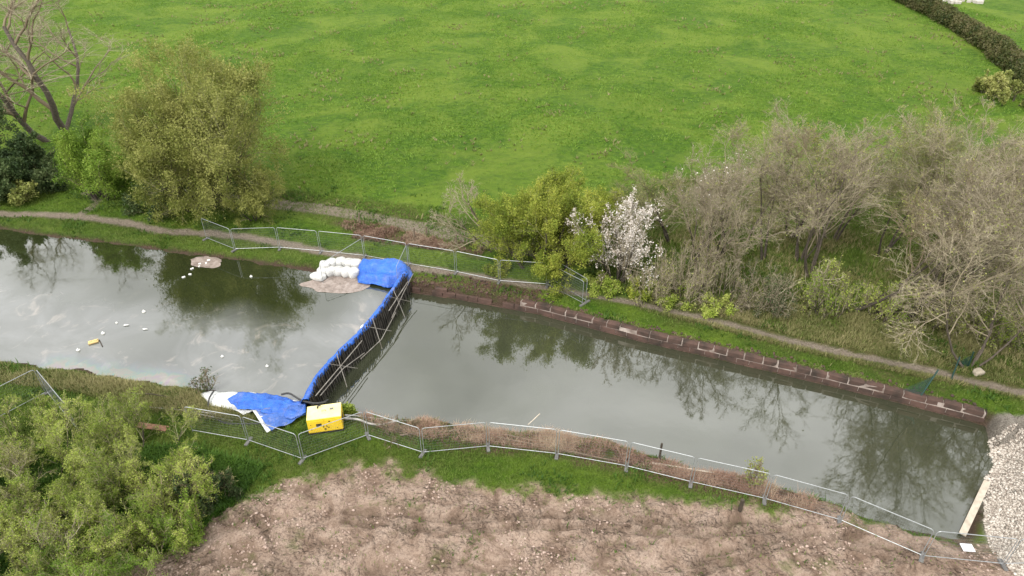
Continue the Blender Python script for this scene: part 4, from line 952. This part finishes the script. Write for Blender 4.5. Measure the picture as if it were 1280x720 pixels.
# grey dead bramble thicket and fallen boughs
NTH = 'grey tangled thickets along the upper edge of the verge'
for i, (px, py, tp, wp, lb, lm_, ln_) in enumerate([
    (812, 372, 318, 66, 'grey tangled thicket at the foot of the white blossom tree', 'leaf_bud', 900), (856, 374, 312, 72, 'grey tangled thicket second along from the blossom tree', 'leaf_bud', 700),
    (905, 378, 318, 72, 'grey tangled thicket in the middle of the row', 'leaf_bud', 500), (950, 382, 325, 64, 'grey tangled thicket left of the fallen pale boughs', 'leaf_dark', 2500),
    (1030, 392, 335, 60, 'green and grey thicket right of the fallen pale boughs', 'leaf_scrub', 5000), (1160, 400, 352, 74, 'low thicket under the broad many stemmed tree', 'leaf_bud', 3000), (1245, 418, 362, 80, 'low olive thicket near the right edge above the towpath', 'leaf_scrub', 6000), (1100, 398, 355, 50, 'small thicket between the leaning trunks', 'leaf_scrub', 3000)]):
    assemble('thicket', lb, 'thicket', px, py, leafy_meshes(200+i, PY(px, py, tp), px2m(px, py, wp), 16, ln_, .05, lm_, 1.6, .035, .6, twig='twig', base=1.2, droop=.07, fine=6), NTH)
ms = bare_set(301, 4.2, 3.6, stems=4, spread=.9, r=.09, lean=(-.1, -.6), dens=.6, fine=3)
assemble('fallen_boughs', 'pale broken boughs fanned down in front of the bare belt', 'boughs', 1002, 372, [('boughs', wood_mesh('boughs', ms[:4], 5, (.7, 1)), M['twig'])])
# low verge shrubs
for i, (px, py, tp, wp, lb, lm_) in enumerate([(752, 362, 346, 40, 'low green shrub below the white blossom tree by the path', 'leaf_scrub'), (800, 368, 350, 36, 'small rounded olive shrub right of the blossom tree foot', 'leaf_gold'),
    (842, 378, 362, 46, 'low spreading green shrub on the verge', 'leaf_scrub'), (892, 386, 373, 40, 'flat green shrub further along the verge', 'leaf_scrub'), (620, 340, 322, 26, 'small mossy mound at the foot of the small bare tree', 'leaf_gold'),
    (943, 604, 573, 24, 'small budding bush standing in the near water edge', 'leaf_bud'), (256, 482, 462, 34, 'dark twiggy bush rising from the water beside the white sheet', 'leaf_dark'), (434, 512, 496, 18, 'tiny green clump at the near waterline beside the dam', 'leaf_scrub')]):
    bare_ = i in (5, 6)
    assemble('low_shrub', lb, 'shrub', px, py, leafy_meshes(230+i, max(.5, PY(px, py, tp)), px2m(px, py, wp), 10, 250 if i == 6 else 500 if bare_ else 5000, .055, lm_, 1.4, .03, .6, twig='twig_brown', base=.4, fine=4, l1=4 if bare_ else 7), z=-.2 if bare_ else None)
# near left scrub
NS = 'scrub bushes in the lower left corner'
for i, (px, py, tp, wp, lb, lm_, tw) in enumerate([
    (60, 600, 520, 190, 'yellow green scrub bush at the back left of the thicket', 'leaf_scrub', 'twig_olive'), (170, 590, 520, 170, 'yellow green scrub bush at the back middle of the thicket', 'leaf_scrub', 'twig_olive'),
    (-10, 680, 545, 200, 'grey twigged scrub bush at the left edge of the photo', 'leaf_bud', 'twig'), (110, 670, 570, 190, 'pale yellow scrub bush in the middle of the lower left thicket', 'leaf_scrub', 'twig_olive'),
    (205, 655, 560, 130, 'darker scrub bush at the right side of the thicket', 'leaf_scrub', 'twig_brown'), (40, 760, 610, 210, 'twiggy scrub bush in the bottom left corner', 'leaf_scrub', 'twig'),
    (150, 735, 640, 160, 'green scrub bush at the bottom edge above the mud', 'leaf_fresh', 'twig_olive'), (262, 628, 585, 56, 'dark leaved bush at the right end of the scrub', 'leaf_dark', 'twig_brown'),
    (240, 668, 632, 46, 'small bright green bush between the scrub and the mud', 'leaf_fresh', 'twig_olive'), (20, 560, 510, 110, 'low green scrub beneath the left edge fence panel', 'leaf_scrub', 'twig_olive')]):
    W_ = px2m(px, py, wp); big = i < 7
    assemble('scrub_bush', lb, 'bush', px, py, leafy_meshes(260+i, min(3.4, max(1., PY(px, py, tp))), W_, 26 if big else 12, 42000 if big else 9000, .036 if lm_ != 'leaf_dark' else .07, lm_, 1.9, .035, .35 if big else .6, twig=tw, base=W_*.25, droop=.06, fine=6, l1=8, jit=.06), NS)
assemble('low_shrub', 'pale dead clump at the right end of the scrub', 'shrub', 284, 606, leafy_meshes(281, .9, .9, 10, 700, .05, 'straw', 1.2, .03, .5, twig='twig', base=.2))
ms = leafy_meshes(290, .8, 2.4, 26, 60, .05, 'straw', 2.6, .025, .5, twig='twig_brown', base=.8, fine=5, droop=.05)
assemble('brush_heap', 'heap of dead brown brush behind the bent fence right of the generator', 'brush', 505, 540, ms)
# --- hedge in the top right
def hedge(name, label, pts, wd, H, n, m, seed, size):
    f_, Ln = along(np.array([G(*p)[:2] for p in pts])); rng = np.random.default_rng(seed); c0 = np.array([*G(*pts[len(pts)//2])[:2], 0])
    t = rng.uniform(0, Ln, n); P = np.array([np.r_[f_(a)[0], f_(a)[1]] for a in t]); nn = np.stack([-P[:, 3], P[:, 2]], -1)
    hh = H*(.72+.5*fbm(t, t*0, .18, 3, seed)); o_ = rng.uniform(-1, 1, n); zz = rng.uniform(0, 1, n)**.7*hh*np.sqrt(np.maximum(.05, 1-.75*o_**2))
    xy = P[:, :2]+nn*(o_*wd/2*(.8+.5*fbm(t, t*0+9, .3, 2, seed+2)))[:, None]
    C = np.column_stack([xy, zz+.0])-c0
    o = thing(name, label, 'hedge', tuple(c0))
    link_mesh('foliage', leaf_mesh('foliage', C, n, size, .7, .12, seed), m, o)
    k = int(Ln*3); tt = rng.uniform(0, Ln, k); Q = np.array([f_(a)[0] for a in tt]); st = np.column_stack([Q, np.zeros(k)])-c0+rng.normal(0, .3, (k, 3))*[1, 1, 0]
    P_ = extend(rng, st, np.array([0, 0, 1.])+rng.normal(0, .25, (k, 3)), np.full(k, H*.95), 4, .15, .1)
    link_mesh('stems', wood_mesh('stems', [(P_, np.full((k, 5), .035))], seed, lv0=3), M['twig_brown'], o)
hedge('hedge', 'long clipped brown green hedge dividing the fields at the top right', [(1090, -16), (1125, 0), (1170, 20), (1210, 44), (1240, 64), (1275, 95), (1320, 140)], 3.2, 2.4, 60000, leafmat('hedge_leaf', [(.04, .06, .015), (.09, .1, .03), (.15, .135, .06)]), 7, .13)
for i, (px, py, tp, wp, lb) in enumerate([(1262, 130, 96, 50, 'grey straggly bush where the hedge meets the field corner'), (1240, 118, 92, 40, 'smaller straggly bush on the field side of the hedge end')]):
    assemble('hedge_bush', lb, 'bush', px, py, leafy_meshes(330+i, PY(px, py, tp), px2m(px, py, wp), 12, 6000, .12, 'leaf_bud', 1.3, .06, .6, twig='twig', base=1.5))
st_ = MB(); rr_ = random.Random(4); c0 = G(1190, 2)
for i in range(40):
    g = G(1175+rr_.uniform(0, 55), 1+rr_.uniform(-3, 3)); s = rr_.uniform(.3, .8); st_.box((g[0]-c0[0], g[1]-c0[1], s*.3), (s*1.8, s, s), Matrix.Rotation(rr_.uniform(0, 3), 3, 'Z'), .08)
o = st_.build('rubble_heap', simple('pale_rubble', (.5, .47, .42), (.36, .33, .3))); o.location = (c0[0], c0[1], hz(c0[0], c0[1])); props(o, 'heap of pale rubble in the far field beyond the hedge', 'heap')

# ================================================================== GROUND COVER (uncountable)
def tufts(name, label, n, region, m, hgt, wid, blades, seed, dens=None, lean=.5, box=None):
    rng = np.random.default_rng(seed); lo, hi = box if box is not None else (region.min(0), region.max(0))
    x = rng.uniform(lo[0], hi[0], n*3); y = rng.uniform(lo[1], hi[1], n*3)
    k = np.ones(len(x), bool)
    if region is not None: k &= inside(x, y, region)
    k &= sdist(x, y, PW) > .25
    for Q in (PWH, PBL, PBD, PST, PB1): k &= sdist(x, y, Q) > .05
    k &= (sdist(x, y, GRAV) > .3) & (np.hypot(x-gc[0], y-gc[1]) > 1.0)
    if dens is not None: k &= rng.uniform(0, 1, len(x)) < dens(x, y)
    x, y = x[k][:n], y[k][:n]; z = height(x, y)
    B = len(x); cl = fbm(x, y, .5, 3, seed)
    x = np.repeat(x, blades); y = np.repeat(y, blades); z = np.repeat(z, blades); cl = np.repeat(cl, blades); nb_ = len(x)
    x = x+rng.normal(0, .05, nb_); y = y+rng.normal(0, .05, nb_)
    a = rng.uniform(0, 2*math.pi, nb_); h = hgt*rng.uniform(.5, 1.4, nb_)*(.6+.8*cl); l = lean*h*rng.uniform(.2, 1.3, nb_)
    w_ = wid*rng.uniform(.6, 1.3, nb_); b_ = np.stack([x, y, z-.02], -1); s = np.stack([-np.sin(a), np.cos(a), 0*a], -1)*w_[:, None]
    t1 = b_+np.stack([np.cos(a)*l*.4, np.sin(a)*l*.4, h*.65], -1); t2 = b_+np.stack([np.cos(a)*l, np.sin(a)*l, h], -1)
    V = np.stack([b_-s, b_+s, t1+s*.7, t2, t1-s*.7], 1).reshape(-1, 3)
    q = np.arange(nb_)[:, None]*5; F = np.concatenate([q+np.array([[0, 1, 2, 4]]), q+np.array([[4, 2, 3, 3]])], 0)
    F3 = np.concatenate([q+np.array([[0, 1, 2]]), q+np.array([[0, 2, 4]]), q+np.array([[4, 2, 3]])], 0)
    t = np.clip(cl+rng.normal(0, .2, nb_), 0, 1)
    return props(link_mesh(name, mesh_np(name, V, F3, np.repeat(t, 5)), m), label, kind='stuff')
nm_ = lambda x, y: 1-.97*sstep(.6, -.6, sdist(x, y, MUD)+1.6*wob(x, y, 8, .9)+1.3*wob(x, y, 9, 3.))
npth = lambda x, y: sstep(.35, .8, segdist(x, y, PATH, False))
tufts('grass', 'short bright grass on the near bank', 60000, None, M['grass'], .12, .012, 3, 1, lambda x, y: nm_(x, y)*(sdist(x, y, BROWN) > 0), box=(np.array([-34, 17.5]), np.array([22, 34])), lean=.7)
tufts('grass', 'grass along the far bank beside the towpath', 60000, None, M['grass'], .14, .014, 3, 2, lambda x, y: npth(x, y)*(segdist(x, y, PW) < 12)*(y > 26), box=(np.array([-48, 26]), np.array([36, 60])), lean=.7)
tufts('dry_grass', 'dry tussocky grass on the verge', 34000, VERGE, M['straw'], .22, .014, 3, 3, lambda x, y: npth(x, y)*np.clip(fbm(x, y, .5, 3, 77)*2.2-.5, 0, 1), lean=.9)
tufts('dry_grass', 'dry tussocky grass along the left near bank', 16000, BANKL, M['straw'], .25, .014, 3, 4, lambda x, y: np.clip(fbm(x, y, .6, 3, 78)*2.2-.4, 0, 1), lean=.8)
tufts('dead_stems', 'dead reddish stems and litter on the near bank strip', 26000, BROWN, M['stem_red'], .24, .010, 3, 5, lambda x, y: np.clip(fbm(x, y, .8, 3, 79)*3-.9, 0, 1), lean=1.4)
tufts('dead_stems', 'rusty dead bracken on the slope by the farm track', 16000, RED, M['stem_red'], .22, .02, 3, 6, lambda x, y: np.clip(fbm(x, y, .5, 3, 80)*3-1., 0, 1)*(np.minimum(segdist(x, y, RUT1, False), segdist(x, y, RUT2, False)) > .7), lean=.9)
tufts('rough_grass', 'rough grass among the bare trees', 42000, WOOD, M['grass'], .3, .02, 3, 7, lambda x, y: np.clip(fbm(x, y, .25, 3, 81)*4-1.5, 0, 1))
tufts('rough_grass', 'straw coloured rough grass among the bare trees', 30000, WOOD, M['straw'], .3, .02, 3, 8, lambda x, y: np.clip(fbm(x, y, .3, 3, 82)*4-1.5, 0, 1))
tufts('weeds', 'dark green weeds in patches along both banks', 26000, None, M['weed'], .22, .03, 3, 9, lambda x, y: nm_(x, y)*npth(x, y)*(segdist(x, y, PW) < 14)*sstep(.56, .66, fbm(x, y, .45, 4, 83)), box=(np.array([-48, 17]), np.array([36, 62])), lean=1.)
LEFTG = pxpoly([(-60, 560), (240, 560), (330, 585), (300, 625), (250, 664), (190, 700), (60, 740), (-100, 760)])
tufts('weeds', 'dark green weeds under the lower left scrub', 30000, LEFTG, M['weed'], .28, .03, 3, 10, lean=1.)
MUDN = MUD
tufts('weeds', 'sparse weeds scattered over the bare mud', 3500, None, M['weed'], .10, .02, 3, 11, lambda x, y: (1-nm_(x, y))*sstep(.62, .7, fbm(x, y, .6, 4, 90)), box=(np.array([-22, 14]), np.array([26, 27])), lean=1.)
# clods and stones on the mud, white stones at the end of the canal
def lumps(name, label, n, region, m, s0, s1, seed, dens=None, box=None, flat=.7):
    rng = np.random.default_rng(seed); lo, hi = (region.min(0), region.max(0)) if box is None else box
    x = rng.uniform(lo[0], hi[0], n*3); y = rng.uniform(lo[1], hi[1], n*3); k = inside(x, y, region)
    if dens is not None: k &= rng.uniform(0, 1, len(x)) < dens(x, y)
    x, y = x[k][:n], y[k][:n]; z = height(x, y); n = len(x)
    bm = bmesh.new(); bmesh.ops.create_icosphere(bm, subdivisions=1, radius=1); U = np.array([v.co[:] for v in bm.verts]); T = np.array([[v.index for v in f_.verts] for f_ in bm.faces]); bm.free()
    s = (s0+(s1-s0)*rng.uniform(0, 1, n)**2)[:, None, None]*rng.uniform(.7, 1.3, (n, 1, 3))*[1, 1, flat]
    a = rng.uniform(0, 6.28, n); W_ = U[None]*(1+rng.uniform(-.25, .25, (n, 12, 1)))*s
    c, s_ = np.cos(a)[:, None], np.sin(a)[:, None]; V = np.stack([W_[..., 0]*c-W_[..., 1]*s_, W_[..., 0]*s_+W_[..., 1]*c, W_[..., 2]], -1)+np.stack([x, y, z+s[:, 0, 2]*.3 if False else z], -1)[:, None]
    F = (T[None]+np.arange(n)[:, None, None]*12).reshape(-1, 3)
    return props(link_mesh(name, mesh_np(name, V.reshape(-1, 3), F, np.repeat(rng.uniform(0, 1, n), 12)), m), label, kind='stuff')
M['white_stone'] = leafmat('white_stones', [(.22, .18, .15), (.42, .37, .315), (.6, .55, .49)], 0)
M['clod'] = leafmat('mud_clods', [(.18, .125, .095), (.30, .215, .175), (.42, .32, .27)], 0)
lumps('white_stones', 'bank of broken white stone damming the right end of the canal', 28000, GRAV.mean(0)+(GRAV-GRAV.mean(0))*1.04, M['white_stone'], .03, .085, 1, box=(np.array([18, 15]), np.array([36, 28])))
lumps('mud_clods', 'clods and small stones strewn over the bare mud', 12000, MUD, M['clod'], .012, .085, 2, lambda x, y: np.clip(fbm(x, y, .5, 3, 91)*5-2.3, 0, 1)*(sdist(x, y, GRAV) > 0), box=(np.array([-24, 13]), np.array([27, 27])), flat=.6)

_wn = np.array([WALL[i]+(WALL[i+1]-WALL[i])*0 for i in range(len(WALL)-1)]+[WALL[-1]])
tufts('grass', 'rough grass and weeds overhanging the back of the stone wall', 5000, None, M['straw'], .16, .014, 3, 21, lambda x, y: sstep(1.0, .5, segdist(x, y, WALL, False))*(sdist(x, y, PW) > .38)*np.clip(fbm(x, y, .7, 3, 95)*3-1, 0, 1), box=(WALL.min(0)-1, WALL.max(0)+1), lean=1.3)
FIELD = pxpoly([(-150, 240), (330, 244), (620, 292), (760, 240), (1000, 200), (1400, 130), (1400, 60), (1130, -12), (-150, -12)])
def off_hedge(x, y): return (fbm(x, y, .12, 3, 97)*2.6-.75)
tufts('field_grass', 'rough green pasture grass of the field behind the trees', 110000, FIELD, M['field_grass'], .15, .032, 3, 22, lambda x, y: np.clip(off_hedge(x, y)*np.clip(110/(y+30), .25, 1), 0.05, 1), lean=1.1)
tufts('field_grass', 'dull tussocks dotted over the pasture', 9000, FIELD, M['straw'], .28, .05, 5, 23, lambda x, y: np.clip(fbm(x, y, .2, 4, 98)*5-2.8, 0.02, 1), lean=1.2)
